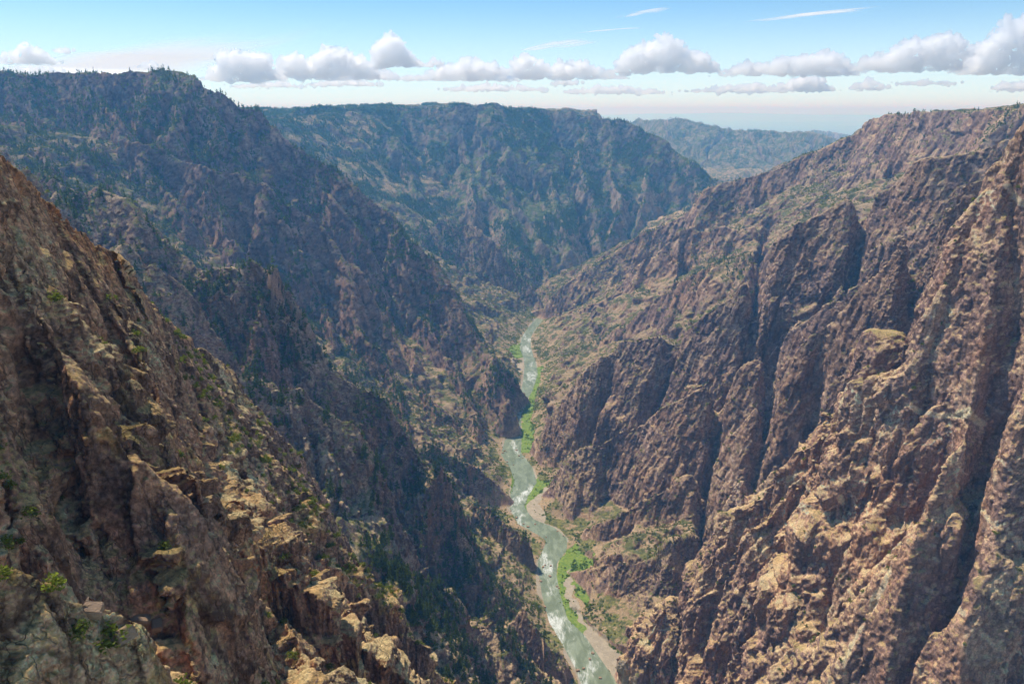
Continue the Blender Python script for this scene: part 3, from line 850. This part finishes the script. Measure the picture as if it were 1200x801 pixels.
# ------------------------------------------------------------------ what can be seen from the overlook, for choosing where plants stand
PU, PV, PD = project(P.astype(np.float64))
BW, BH = 480, 320
fi = np.nonzero((PD > 5) & (PU > -20) & (PU < 1220) & (PV > -20) & (PV < 821))[0]
bi = ((PV[fi] + 20) / 841 * BH).astype(int) * BW + ((PU[fi] + 20) / 1240 * BW).astype(int)
zb_ = np.full(BW * BH, 1e9); np.minimum.at(zb_, bi, PD[fi])
zz = np.pad(np.where(zb_ > 1e8, 0, zb_).reshape(BH, BW), 1)
zz = np.maximum.reduce([zz[i:i + BH, j:j + BW] for i in range(3) for j in range(3)]).ravel()
SEEN = fi[PD[fi] < zz[bi] * 1.012 + 1]

def spot(px, py):
    d = (PU[SEEN] - px) ** 2 + (PV[SEEN] - py) ** 2
    c = SEEN[d < max(9, d.min() * 1.5)]
    return P[c[np.argmin(PD[c])]].astype(float)

# ------------------------------------------------------------------ plants
def leaf_material(name, dark, light):
    m = bpy.data.materials.new(name); t = NT(m)
    a = t.n('ShaderNodeAttribute', attribute_name='tint').outputs['Fac']
    pos = t.n('ShaderNodeNewGeometry').outputs['Position']
    nz = t.noise(pos, .9, 3, .6).outputs[0]
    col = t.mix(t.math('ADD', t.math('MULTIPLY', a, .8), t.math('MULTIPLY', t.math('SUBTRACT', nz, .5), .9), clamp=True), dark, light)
    d = t.n('ShaderNodeBsdfDiffuse'); t.set(d, 'Color', col)
    tr = t.n('ShaderNodeBsdfTranslucent'); t.set(tr, 'Color', t.mix(1.0, col, (1.7, 1.8, .7), 'MULTIPLY'))
    mx = t.n('ShaderNodeMixShader', i_0=.5, i_1=d, i_2=tr)
    t.out(mx.outputs[0])
    return m
bark = ground_material('bark', (.16, .11, .075), (.22, .16, .11), (.09, .065, .05), 2.0)
M_PINE = leaf_material('pine_needles', (.024, .045, .014), (.20, .24, .06))
M_SHRUB = leaf_material('shrub_leaves', (.06, .085, .022), (.27, .27, .06))
M_BANK = leaf_material('willow_leaves', (.045, .10, .015), (.26, .35, .05))
M_FOREST = leaf_material('forest_needles', (.028, .055, .020), (.16, .22, .06))

def tri_leaves(c, size, r, tint):
    """one small triangle at each point c"""
    n = len(c)
    a = r.normal(size=(n, 3)); a /= np.linalg.norm(a, axis=1, keepdims=True)
    b = np.cross(a, r.normal(size=(n, 3))); b /= np.linalg.norm(b, axis=1, keepdims=True)
    s_ = (size * (.7 + .6 * r.random(n)))[:, None]
    v = np.stack([c - a * s_ * .6 - b * s_ * .45, c + a * s_ * .6 - b * s_ * .35, c + b * s_ * .7], 1).reshape(-1, 3)
    return v.astype(f32), np.arange(3 * n).reshape(n, 3).astype(np.int32), np.repeat(tint, 3).astype(f32)

def pine_leaves(seed, n, size):
    r = np.random.default_rng(seed)
    wide = .17 + .07 * r.random(); lean = r.normal(size=2) * .03
    nb = max(8, n // 9)
    h = .10 + .88 * r.random(nb) ** 1.15; az_ = r.random(nb) * 2 * PI
    rad = wide * (1 - h) ** .75 * (.55 + .6 * r.random(nb)) + .015
    rad *= 1 + .25 * np.sin(az_ * 2 + seed)
    k = r.integers(0, nb, n); f = r.random(n) ** .6
    c = np.stack([np.cos(az_[k]) * rad[k] * f + lean[0] * h[k], np.sin(az_[k]) * rad[k] * f + lean[1] * h[k], h[k] - .06 * f + .02 * r.normal(size=n)], 1)
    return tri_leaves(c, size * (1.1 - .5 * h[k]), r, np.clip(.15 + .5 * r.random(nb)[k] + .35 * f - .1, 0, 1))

def bush_leaves(seed, n, size):
    r = np.random.default_rng(seed)
    nb = max(4, n // 14)
    d = r.normal(size=(nb, 3)); d[:, 2] = np.abs(d[:, 2]); d /= np.linalg.norm(d, axis=1, keepdims=True)
    bc = d * np.array([.38, .38, .62]) * (.55 + .5 * r.random((nb, 1)))
    k = r.integers(0, nb, n)
    c = bc[k] + r.normal(size=(n, 3)) * .13
    c[:, 2] = np.abs(c[:, 2])
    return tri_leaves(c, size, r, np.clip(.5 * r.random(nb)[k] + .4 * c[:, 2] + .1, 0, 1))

def trunk_mesh(h=.55, r0=.022):
    v, f = [], []
    for i, z in enumerate((-.04, .12, .3, h, .92)):
        q = r0 * (1 - z) + .002
        for j_ in range(6): v.append((q * math.cos(j_ * PI / 3) + .01 * math.sin(z * 5), q * math.sin(j_ * PI / 3), z))
    for i in range(4):
        for j_ in range(6): f.append((i * 6 + j_, i * 6 + (j_ + 1) % 6, i * 6 + 6 + (j_ + 1) % 6, i * 6 + 6 + j_))
    return np.array(v), np.array(f)

def mesh_of(name, vft, mat):
    v, f, tint = vft
    me = bpy.data.meshes.new(name); set_mesh(me, v, f); me.materials.append(mat)
    me.attributes.new('tint', 'FLOAT', 'POINT').data.foreach_set('value', tint)
    return me

def scatter_mesh(name, pos, hts, templates, mat, r, wide=(.85, 1.25)):
    """many small plants gathered in one mesh"""
    vs, fs, ts, off = [], [], [], 0
    kind = r.integers(0, len(templates), len(pos))
    for k, (v, f, t_) in enumerate(templates):
        i = np.nonzero(kind == k)[0]
        if not len(i): continue
        a = r.random(len(i)) * 2 * PI
        ca, sa = np.cos(a)[:, None], np.sin(a)[:, None]
        w = (hts[i] * r.uniform(wide[0], wide[1], len(i)))[:, None]
        x = (v[None, :, 0] * ca - v[None, :, 1] * sa) * w; y = (v[None, :, 0] * sa + v[None, :, 1] * ca) * w
        z = v[None, :, 2] * hts[i][:, None]
        vv = np.stack([x, y, z], -1) + pos[i][:, None]
        vs.append(vv.reshape(-1, 3)); fs.append((f[None] + (np.arange(len(i)) * len(v))[:, None, None]).reshape(-1, 3) + off)
        ts.append(np.clip(t_[None] * .75 + (r.random(len(i)) * .35)[:, None], 0, 1).ravel())
        off += len(i) * len(v)
    me = mesh_of(name, (np.concatenate(vs).astype(f32), np.concatenate(fs).astype(np.int32), np.concatenate(ts).astype(f32)), mat)
    o = bpy.data.objects.new(name, me); COL.objects.link(o); o['kind'] = 'stuff'
    return o

r_ = np.random.default_rng(5)
sx, sy, sz = P[SEEN, 0], P[SEEN, 1], P[SEEN, 2]
gz = G[SEEN]; nzs = NF[SEEN, 2]; ar = np.minimum(VAREA[SEEN], 120); dr_ = DR[SEEN]
clump = vn2(sx / 60, sy / 60) + .7 * vn2(sx / 22 + 9, sy / 22)
fine_ = vn2(sx / 9, sy / 9 + 4)
def pick(mask, dens):
    p_ = np.where(mask, ar * dens, 0)
    return np.nonzero(r_.random(len(p_)) < p_)[0]
flatness = np.clip((nzs - .42) / .25, 0, 1)
PINE_D = np.zeros(12, f32); PINE_D[[WOOD, PROM, KNOB, BACK, WALL, FAR]] = (.085, .05, .045, .05, .008, .012)
SHRUB_D = np.zeros(12, f32); SHRUB_D[[NEAR, WOOD, PROM, KNOB, BACK, WALL, BUTT, CLIFF, FLOOR]] = (.22, .07, .03, .03, .02, .045, .04, .02, .06)
pi = pick(((PINE_D[gz] > 0) | ((gz == FLOOR) & (sx < 0) & (sz > -430))) & (nzs > .42) & (sz > -525), np.where((gz == FLOOR) & (sx < 0) & (sz > -430), .035, PINE_D[gz]) * np.where((gz == WALL) & (CD[SEEN] < 40), 4.0, 1.0) * flatness * np.clip(.45 + 1.1 * clump, 0.02, 2.2))
si = pick((SHRUB_D[gz] > 0) & (nzs > .42) & (dr_ > 6), SHRUB_D[gz] * flatness * np.clip(.35 + clump + .6 * fine_, .03, 2.2))
gi_ = pick(((gz == GRASSB) | ((gz == FLOOR) & (dr_ < 42) & (sy < 2300)) | ((gz == SANDB) & (dr_ > 5))) & (nzs > .4), np.where(gz == GRASSB, .07, np.where(gz == SANDB, .004, .022)) * np.clip(.6 + 1.2 * fine_, .05, 2))
def dedupe(i, spacing):
    """drop plants that would stand inside one another"""
    key = np.round(np.stack([sx[i] / spacing, sy[i] / spacing, sz[i] / (spacing * 1.5)], 1)).astype(np.int64)
    _, u = np.unique(key, axis=0, return_index=True)
    return i[u]
pi = dedupe(pi, 3.0); si = dedupe(si, 1.3); gi_ = dedupe(gi_, 2.2)
ph = np.select([gz[pi] == WOOD, gz[pi] == PROM, gz[pi] == BACK, gz[pi] == WALL], [9.0, 8.5, 7.5, 4.5], 7.0) * (.55 + .9 * r_.random(len(pi)) ** 1.3)
shh = np.select([gz[si] == NEAR, gz[si] == BACK, gz[si] == PROM], [1.5, 4.0, 3.4], 2.3) * (.5 + .9 * r_.random(len(si)))
gh = 2.0 * (.45 + 1.1 * r_.random(len(gi_)) ** 2) * np.where(dr_[gi_] > 10, 1.2, .7)

def pixel_size(i, h): return h * FPX / PD[SEEN[i]]
HERE = {WOOD: 'wooded ridge', NEAR: 'near cliff', BUTT: 'great fluted wall', CLIFF: 'pale rib cliff', WALL: 'far rim slope', PROM: 'shaded promontory', KNOB: 'rounded hill', FLOOR: 'slope by the river', BACK: 'mountain beyond', FAR: 'farthest rim'}
WR = [R for R in RIDGES if R['g'] == WOOD]
WNAME = ['rib just beyond the near cliff', 'long dark fin', 'spur below the shaded promontory', 'lowest spur falling to the river', 'scrubby spur over the river bend', 'knob beside the river']
def where(i):
    g = gz[i]
    if g == WOOD:
        p = np.array([sx[i]]), np.array([sy[i]])
        return WNAME[int(np.argmin([polyline(p[0], p[1], R['P'])[0][0] for R in WR]))]
    return HERE.get(int(g), 'slope')
def name_plants(idx, h, what, objs, plural):
    """labels from the plant's own size, tint and standing place; the extremes of each place are told apart one by one"""
    places = [where(i) for i in idx]
    tier = [('high on' if CD[SEEN[i]] < 22 else 'part way down' if CD[SEEN[i]] < 60 else 'low on') for i in idx]
    q1, q2 = np.quantile(h, [.4, .85])
    sizes = ['small' if a < q1 else 'large' if a > q2 else 'middle-sized' for a in h]
    lab = ['%s %s growing %s the %s' % (sizes[k], what, tier[k], places[k]) for k in range(len(idx))]
    single = {}
    for pl in sorted(set(places)):
        ks = [k for k in range(len(idx)) if places[k] == pl]
        if len(ks) < 2: single[ks[0]] = 'lone %s on the %s' % (what, pl); continue
        used = set()
        for word, key in (('tallest', lambda k: -h[k]), ('highest standing', lambda k: PV[SEEN[idx[k]]]), ('lowest standing', lambda k: -PV[SEEN[idx[k]]]),
                          ('leftmost', lambda k: PU[SEEN[idx[k]]]), ('rightmost', lambda k: -PU[SEEN[idx[k]]]), ('nearest', lambda k: PD[SEEN[idx[k]]])):
            k = min([k for k in ks if k not in used] or [None], key=key) if len(used) < len(ks) else None
            if k is not None:
                used.add(k); single[k] = '%s %s of those on the %s' % (word, what, pl)
    for k, o in enumerate(objs):
        o['label'] = single.get(k, lab[k])
        o['group'] = plural + ' on the ' + places[k] if k in single else '%s %s %s the %s' % (sizes[k], plural, tier[k], places[k])

# the largest in view stand as trees and bushes of their own, the rest as woods and scrub
px_p = pixel_size(pi, ph); order = np.argsort(-px_p)
big_p, rest_p = order[:300], order[300:]
tv, tf = trunk_mesh()
tme = bpy.data.meshes.new('trunk'); set_mesh(tme, tv, tf); tme.materials.append(bark)
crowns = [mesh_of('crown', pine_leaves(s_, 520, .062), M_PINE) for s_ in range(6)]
objs = []
for n_i, k in enumerate(big_p):
    e = bpy.data.objects.new('pine_tree', None); COL.objects.link(e)
    b = P[SEEN[pi[k]]]
    e.location = (float(b[0]), float(b[1]), float(b[2]) - .15); e.rotation_euler = (0, 0, r_.random() * 6.28)
    w = r_.uniform(.95, 1.35); e.scale = (ph[k] * w, ph[k] * w, ph[k]); e.empty_display_size = .1
    e['category'] = 'tree'
    for nm, me in (('trunk', tme), ('crown', crowns[n_i % 6])):
        c = bpy.data.objects.new(nm, me); COL.objects.link(c); c.parent = e
    objs.append(e)
name_plants(pi[big_p], ph[big_p], 'dark green conifer', objs, 'conifers')

px_s = pixel_size(si, shh); order = np.argsort(-px_s)
big_s, rest_s = order[:300], order[300:]
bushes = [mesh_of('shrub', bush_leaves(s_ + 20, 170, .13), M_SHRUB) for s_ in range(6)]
objs = []
for n_i, k in enumerate(big_s):
    o = bpy.data.objects.new('shrub', bushes[n_i % 6]); COL.objects.link(o)
    b = P[SEEN[si[k]]]
    o.location = (float(b[0]), float(b[1]), float(b[2]) - .05); o.rotation_euler = (0, 0, r_.random() * 6.28)
    w = r_.uniform(.9, 1.5); o.scale = (shh[k] * w, shh[k] * w, shh[k])
    o['category'] = 'shrub'
    objs.append(o)
name_plants(si[big_s], shh[big_s], 'yellow-green shrub', objs, 'shrubs')

px_g = pixel_size(gi_, gh); order = np.argsort(-px_g)
big_g, rest_g = order[:120], order[120:]
wil = [mesh_of('willow_bush', bush_leaves(s_ + 50, 130, .15), M_BANK) for s_ in range(5)]
objs = []
for n_i, k in enumerate(big_g):
    o = bpy.data.objects.new('willow_bush', wil[n_i % 5]); COL.objects.link(o)
    b = P[SEEN[gi_[k]]]
    o.location = (float(b[0]), float(b[1]), float(b[2]) - .05); o.rotation_euler = (0, 0, r_.random() * 6.28)
    w = r_.uniform(1.0, 1.6); o.scale = (gh[k] * w, gh[k] * w, gh[k])
    o['category'] = 'bush'
    side = 'gravel bar' if gz[gi_[k]] == SANDB else 'grassy bank' if gz[gi_[k]] == GRASSB else 'stony river edge'
    big = 'tall' if gh[k] > 3.2 else 'low'
    yb = b[1]
    reach = 'by the lowest reach of the river' if yb < 900 else 'by the big river bend' if yb < 1150 else 'by the straight middle reach' if yb < 1500 else 'by the far reach'
    o['label'] = '%s bright green willow on the %s %s' % (big, side, reach)
    o['group'] = '%s willows on the %s %s' % (big, side, reach)
    objs.append(o)

pm_ = px_p[rest_p] > 4.5
mid = [pine_leaves(s_ + 70, 90, .15) for s_ in range(6)]; lowt = [pine_leaves(s_ + 90, 22, .30) for s_ in range(6)]
if pm_.any(): scatter_mesh('conifer_wood', P[SEEN[pi[rest_p[pm_]]]], ph[rest_p[pm_]], mid, M_PINE, r_, (.95, 1.35))
scatter_mesh('distant_forest', P[SEEN[pi[rest_p[~pm_]]]], ph[rest_p[~pm_]], lowt, M_FOREST, r_, (1.0, 1.6))
scatter_mesh('scrub', P[SEEN[si[rest_s]]], shh[rest_s], [bush_leaves(s_ + 110, 26, .34) for s_ in range(6)], M_SHRUB, r_, (.9, 1.5))
scatter_mesh('riverside_undergrowth', P[SEEN[gi_[rest_g]]], gh[rest_g], [bush_leaves(s_ + 130, 26, .34) for s_ in range(6)], M_BANK, r_, (1.0, 1.6))

# ------------------------------------------------------------------ loose boulders
import bmesh
def boulder_mesh(seed, dims):
    r = np.random.default_rng(seed); bm = bmesh.new()
    for c in np.array([(a, b, c) for a in (-1, 1) for b in (-1, 1) for c in (-1, 1)], float):
        for _ in range(3): bm.verts.new((c * (.62 + .38 * r.random(3))) * np.array(dims) * .5)
    bmesh.ops.convex_hull(bm, input=bm.verts)
    bmesh.ops.delete(bm, geom=[v for v in bm.verts if not v.link_faces], context='VERTS')
    bmesh.ops.bevel(bm, geom=bm.edges[:], offset=min(dims) * .05, segments=2, affect='EDGES')
    bmesh.ops.triangulate(bm, faces=bm.faces[:])
    me = bpy.data.meshes.new('boulder'); bm.to_mesh(me); bm.free()
    me.materials.append(BOULDER)
    return me
BOULDER = ground_material('boulder_rock', (.42, .28, .175), (.31, .21, .14), (.50, .38, .26), 1.1)
for px, py, dims, rot, lab in ((165, 721, (2.0, 1.6, 1.2), (.2, .25, .5), 'square-edged tan boulder perched on top of the near outcrop'),
                               (147, 742, (1.3, 1.0, .9), (-.3, .1, 1.2), 'smaller block leaning below the square boulder on the near outcrop'),
                               (186, 728, (1.3, 1.1, .9), (.1, -.4, 2.0), 'rounded block at the outer lip of the near outcrop'),
                               (112, 712, (1.1, .9, .7), (.3, .2, .2), 'flat block resting on the crest of the near outcrop')):
    dims = tuple(1.35 * d_ for d_ in dims)
    o = bpy.data.objects.new('boulder', boulder_mesh(px, dims)); COL.objects.link(o)
    q = spot(px, py + 6)
    o.location = (q[0], q[1], q[2] + dims[2] * .28); o.rotation_euler = rot
    o['label'] = lab; o['category'] = 'boulder'; o['group'] = 'blocks on the near outcrop'
rb = [boulder_mesh(300 + k, (3.2, 2.6, 2.0)) for k in range(5)]
k = 0
for ty, n in ((620, 6), (700, 7), (860, 9), (1010, 8), (1230, 8), (1420, 6)):
    c0 = int(np.argmin(np.abs(RIV_FINE[:, 1] - ty)))
    for _ in range(n):
        c = RIV_FINE[min(len(RIV_FINE) - 1, max(0, c0 + int(r_.integers(-6, 6))))]
        o = bpy.data.objects.new('river_boulder', rb[k % 5]); COL.objects.link(o); k += 1
        u = r_.uniform(-1, 1); u = math.copysign(abs(u) ** .5, u)
        sc_ = r_.uniform(.5, 1.25)
        o.location = (c[0] + u * c[2] * 1.05, c[1] + r_.uniform(-4, 4), ZW + .35 * sc_); o.scale = (sc_,) * 3; o.rotation_euler = (0, 0, r_.random() * 6)
        reach = 'at the foot of the view' if ty < 750 else 'above the gravel bar' if ty < 950 else 'at the big bend' if ty < 1100 else 'in the upper rapids'
        o['label'] = 'pale boulder standing in the white water ' + reach
        o['category'] = 'boulder'; o['group'] = 'boulders in the white water ' + reach

# ------------------------------------------------------------------ clouds
cm = bpy.data.materials.new('cloud'); t = NT(cm)
cv = t.n('ShaderNodeVolumeScatter')
cv.inputs['Color'].default_value = (1, 1, 1, 1)
cv.inputs['Density'].default_value = .014
cv.inputs['Anisotropy'].default_value = .68
t.out(cv.outputs[0], True)

_bm = bmesh.new(); bmesh.ops.create_icosphere(_bm, subdivisions=2, radius=1.0)
ICO_V = np.array([v.co[:] for v in _bm.verts]); ICO_F = np.array([[v.index for v in f.verts] for f in _bm.faces]); _bm.free()

def cumulus(env, base_y, D, label, seed):
    r = np.random.default_rng(seed)
    ex = np.array([e[0] for e in env], float); ey = np.array([e[1] for e in env], float)
    m = D / FPX
    zof = lambda y: (at(600, y, D))[2]
    zb = zof(base_y)
    if D < 26000 and ex[-1] - ex[0] > 40:
        ex = np.concatenate([[ex[0] - 13], ex, [ex[-1] + 13]]); ey = np.concatenate([[base_y - 2.5], ey, [base_y - 2.5]])
    vs, fs = [], []
    n = int(50 + (ex[-1] - ex[0]) * 2.4)
    for k in range(n):
        x = r.uniform(ex[0] + 2, ex[-1] - 2)
        top = np.interp(x, ex, ey); H = max(2.0, base_y - top)
        rad = min((.08 + .30 * r.random() ** 2.2) * H + 1.1, 8.0)
        y = top + rad * .9 + r.normal() * .06 * H + (r.random() ** 1.3) * max(0, H - rad * 1.3)
        if r.random() < .12:      # loose scraps along the foot and the ends
            x = r.uniform(ex[0] - 8, ex[-1] + 8); y = base_y + r.uniform(-3, 2.5); rad = r.uniform(.7, 1.9)
        c = at(x, y, D); c[1] += r.normal() * m * 3.5
        v = ICO_V * rad * m * np.array([1.15, .75, .95]) + c
        zk = zb + r.normal() * m * 1.6
        v[:, 2] = np.where(v[:, 2] < zk, zk - (zk - v[:, 2]) * .3, v[:, 2])
        fs.append(ICO_F + len(ICO_V) * k); vs.append(v)
    cen = at((ex[0] + ex[-1]) / 2, base_y, D)
    V = np.concatenate(vs) - cen; F = np.concatenate(fs)
    me = bpy.data.meshes.new('cloud'); set_mesh(me, V, F)
    ob = bpy.data.objects.new('tmp', me); COL.objects.link(ob)
    md = ob.modifiers.new('skin', 'REMESH'); md.mode = 'VOXEL'; md.voxel_size = m * .6; md.adaptivity = 0
    mm = ob.evaluated_get(bpy.context.evaluated_depsgraph_get()).to_mesh()
    nv, nf = len(mm.vertices), len(mm.polygons)
    V = np.empty(nv * 3, f32); mm.vertices.foreach_get('co', V); V = V.reshape(-1, 3)
    N = np.empty(nv * 3, f32); mm.vertex_normals.foreach_get('vector', N); N = N.reshape(-1, 3)
    F = np.empty(nf * 4, np.int32); mm.loops.foreach_get('vertex_index', F); F = F.reshape(-1, 4)
    bpy.data.objects.remove(ob); bpy.data.meshes.remove(me)
    q = V / m + seed * 13.7
    d = 2.0 * vn3(q[:, 0] / 9, q[:, 1] / 9, q[:, 2] / 9)
    for sz_, am in ((7, 3.2), (3.4, 2.0), (1.8, 1.2)):      # billows: round heads with tight creases between
        d = d + am * (np.abs(vn3(q[:, 0] / sz_, q[:, 1] / sz_, q[:, 2] / sz_)) * 1.6 - .45)
    d = d * np.clip((V[:, 2] - (zb - cen[2])) / (7 * m) + .4, .35, 1)
    V = V + N * (d * m)[:, None]
    o = new_obj('cumulus_cloud', V, F, cm)
    o.location = cen
    o['label'] = label; o['category'] = 'cloud'; o['group'] = 'cumulus clouds over the horizon'

CL = [
    ([(-6, 71), (18, 64), (30, 57), (45, 59), (60, 71)], 74, 21000, 'small lone puff of cloud over the wooded promontory at far left'),
    ([(246, 90), (258, 68), (275, 59), (290, 62), (312, 67), (324, 90)], 94, 23000, 'square-shouldered cloud at the left end of the cloud bank'),
    ([(322, 88), (330, 67), (345, 63), (365, 69), (385, 56), (400, 57), (420, 67), (440, 80), (446, 88)], 92, 24000, 'broad lumpy cloud just left of the tall cloud tower'),
    ([(436, 76), (443, 54), (452, 44), (460, 38), (470, 52), (482, 66), (498, 75)], 78, 22000, 'tall narrow cloud tower rising from the bank'),
    ([(426, 91), (440, 84), (455, 81), (468, 90)], 93, 25000, 'little flat cloud below the tall cloud tower'),
    ([(476, 93), (500, 86), (520, 77), (545, 71), (570, 73), (596, 84), (604, 92)], 94, 25000, 'long low cloud right of the tall tower'),
    ([(600, 90), (608, 66), (622, 65), (645, 78), (665, 69), (690, 76), (722, 89)], 92, 23500, 'low double-humped cloud left of the domed cloud'),
    ([(720, 83), (735, 62), (755, 49), (778, 45), (800, 52), (820, 60), (840, 82)], 85, 22000, 'domed cloud with flat base over the middle of the canyon'),
    ([(852, 87), (868, 73), (900, 74), (925, 67), (950, 63), (972, 60), (986, 68), (994, 84)], 88, 22500, 'long flat-based cloud right of the domed cloud'),
    ([(990, 83), (1010, 70), (1040, 59), (1060, 51), (1085, 40), (1110, 43), (1132, 50), (1142, 62), (1148, 80)], 84, 21000, 'wedge-shaped cloud that rises toward the right-hand cloud mass'),
    ([(1132, 85), (1145, 60), (1165, 43), (1185, 27), (1205, 22), (1240, 20), (1275, 84)], 87, 20000, 'biggest bright cloud mass cut by the right edge'),
    ([(908, 104), (925, 95), (945, 90), (960, 93), (978, 103)], 106, 42000, 'faint distant cloud low over the blue plain'),
    ([(994, 104), (1008, 98), (1020, 94), (1038, 103)], 105, 42000, 'faint small cloud above the right rim'),
    ([(1163, 104), (1180, 98), (1200, 95), (1225, 104)], 106, 42000, 'faint low cloud above the right rim edge'),
    ([(62, 60), (70, 56), (82, 60)], 61, 21000, 'tiny cloud scrap beside the lone left puff'),
    ([(648, 97), (660, 94), (678, 97)], 99, 30000, 'thin cloud scrap under the double-humped cloud'),
    ([(160, 78), (172, 74), (186, 78)], 79, 24000, 'thin cloud scrap above the promontory top'),
    ([(500, 75), (508, 70), (520, 74)], 76, 22000, 'small scrap trailing right of the tall cloud tower'),
    ([(268, 101), (300, 97), (330, 96), (352, 101)], 102, 32000, 'flat pale cloud strip under the square-shouldered cloud'),
    ([(360, 98), (395, 94), (420, 95), (440, 99)], 100, 30000, 'flat pale cloud strip under the broad lumpy cloud'),
    ([(520, 104), (560, 100), (600, 101), (640, 105)], 106, 42000, 'faint flat cloud strip over the middle mountain'),
    ([(660, 107), (700, 103), (745, 104), (780, 108)], 109, 48000, 'faint flat cloud strip below the domed cloud'),
    ([(800, 106), (850, 102), (890, 100), (925, 106)], 108, 45000, 'faint flat cloud strip over the blue plain'),
    ([(1050, 98), (1085, 95), (1120, 97)], 99, 35000, 'little flat cloud under the wedge-shaped cloud'),
    ([(0, 82), (30, 78), (50, 80), (68, 84)], 85, 26000, 'low flat cloud resting on the wooded promontory skyline'),
]
for k, (e, b, D, lab) in enumerate(CL): cumulus(e, b, D, lab, k + 1)

def cirrus(pts, wid, alt, label, seed, dens=1.0, fr=(3.2, 4.5), det=8, bias=.35):
    """thin ice cloud: a sheet at its own height, frayed by noise"""
    C_ = np.array([onplane(a, b, alt) for a, b in pts])
    C_ = densify(C_, 1500)
    W_ = np.interp(np.linspace(0, 1, len(C_)), np.linspace(0, 1, len(wid)), wid)
    tg = np.gradient(C_[:, :2], axis=0); tg /= np.linalg.norm(tg, axis=1, keepdims=True)
    nr_ = np.stack([-tg[:, 1], tg[:, 0]], 1)
    cr = np.linspace(-1, 1, 13); vs = []; uv = []
    for i in range(len(C_)):
        for c in cr:
            p = C_[i, :2] + nr_[i] * c * W_[i]
            vs.append((p[0], p[1], alt + 120 * math.sin(c * 2 + i * .3))); uv.append((i / (len(C_) - 1), (c + 1) / 2))
    ii = np.arange(len(vs)).reshape(-1, 13)
    m = bpy.data.materials.new('ice_cloud'); t = NT(m)
    a = t.n('ShaderNodeAttribute', attribute_name='across').outputs['Vector']
    sp = t.n('ShaderNodeSeparateXYZ', i_0=a)
    edge = t.math('MULTIPLY', t.ramp(t.math('ABSOLUTE', t.math('SUBTRACT', sp.outputs[1], .5)), .5, .05), t.ramp(t.math('ABSOLUTE', t.math('SUBTRACT', sp.outputs[0], .5)), .5, .2))
    nz = t.noise(t.vec(a, fr[0], fr[1], 1, (seed * 3.1, seed, 0)), 1.0, det, .55, .8).outputs[0]
    al = t.math('MULTIPLY', t.ramp(t.math('ADD', nz, t.math('MULTIPLY', edge, bias)), .55, 1.0), t.math('MULTIPLY', edge, dens), clamp=True)
    tr = t.n('ShaderNodeBsdfTransparent'); tl = t.n('ShaderNodeBsdfTranslucent'); df = t.n('ShaderNodeBsdfDiffuse')
    tl.inputs[0].default_value = (1, 1, 1, 1); df.inputs[0].default_value = (1, 1, 1, 1)
    w = t.n('ShaderNodeMixShader', i_0=.5, i_1=tl, i_2=df)
    t.out(t.n('ShaderNodeMixShader', i_0=al, i_1=tr, i_2=w).outputs[0])
    o = new_obj('cirrus_cloud', np.array(vs), np.stack([ii[:-1, :-1], ii[1:, :-1], ii[1:, 1:], ii[:-1, 1:]], -1).reshape(-1, 4), m)
    at2 = o.data.attributes.new('across', 'FLOAT_VECTOR', 'POINT')
    at2.data.foreach_set('vector', np.array([(u, v, 0) for u, v in uv], f32).ravel())
    o['label'] = label; o['category'] = 'cloud'; o['group'] = 'thin streaks of high cloud'
cirrus([(868, 28), (930, 20), (1000, 13), (1045, 8)], (1800, 3200, 2500, 1200), 7000, 'long white streak of high cloud at top right', 1, 1.1)
cirrus([(730, 22), (760, 14), (792, 9)], (1200, 2200, 1000), 7000, 'short thin streak of high cloud above the domed cloud', 2, .7)
cirrus([(672, 40), (710, 36), (758, 33)], (1500, 2600, 1200), 6500, 'pale streak of high cloud left of the domed cloud', 3, .8)
cirrus([(606, 62), (640, 56), (690, 47), (720, 44)], (2500, 4000, 1800), 6000, 'slanting wisp of high cloud over the double-humped cloud', 4, .8)
cirrus([(20, 100), (130, 78), (230, 56), (360, 18)], (30000, 34000, 20000, 7000), 6000, 'broad milky veil of high cloud spreading at upper left', 5, 1.0, (1.5, 2.4), 6, .52)

scene.view_settings.view_transform = 'Standard'
scene.view_settings.look = 'None'
scene.view_settings.exposure = 0
scene.cycles.use_denoising = True
scene.cycles.max_bounces = 26
scene.cycles.diffuse_bounces = 3
scene.cycles.volume_bounces = 24
scene.cycles.transparent_max_bounces = 8
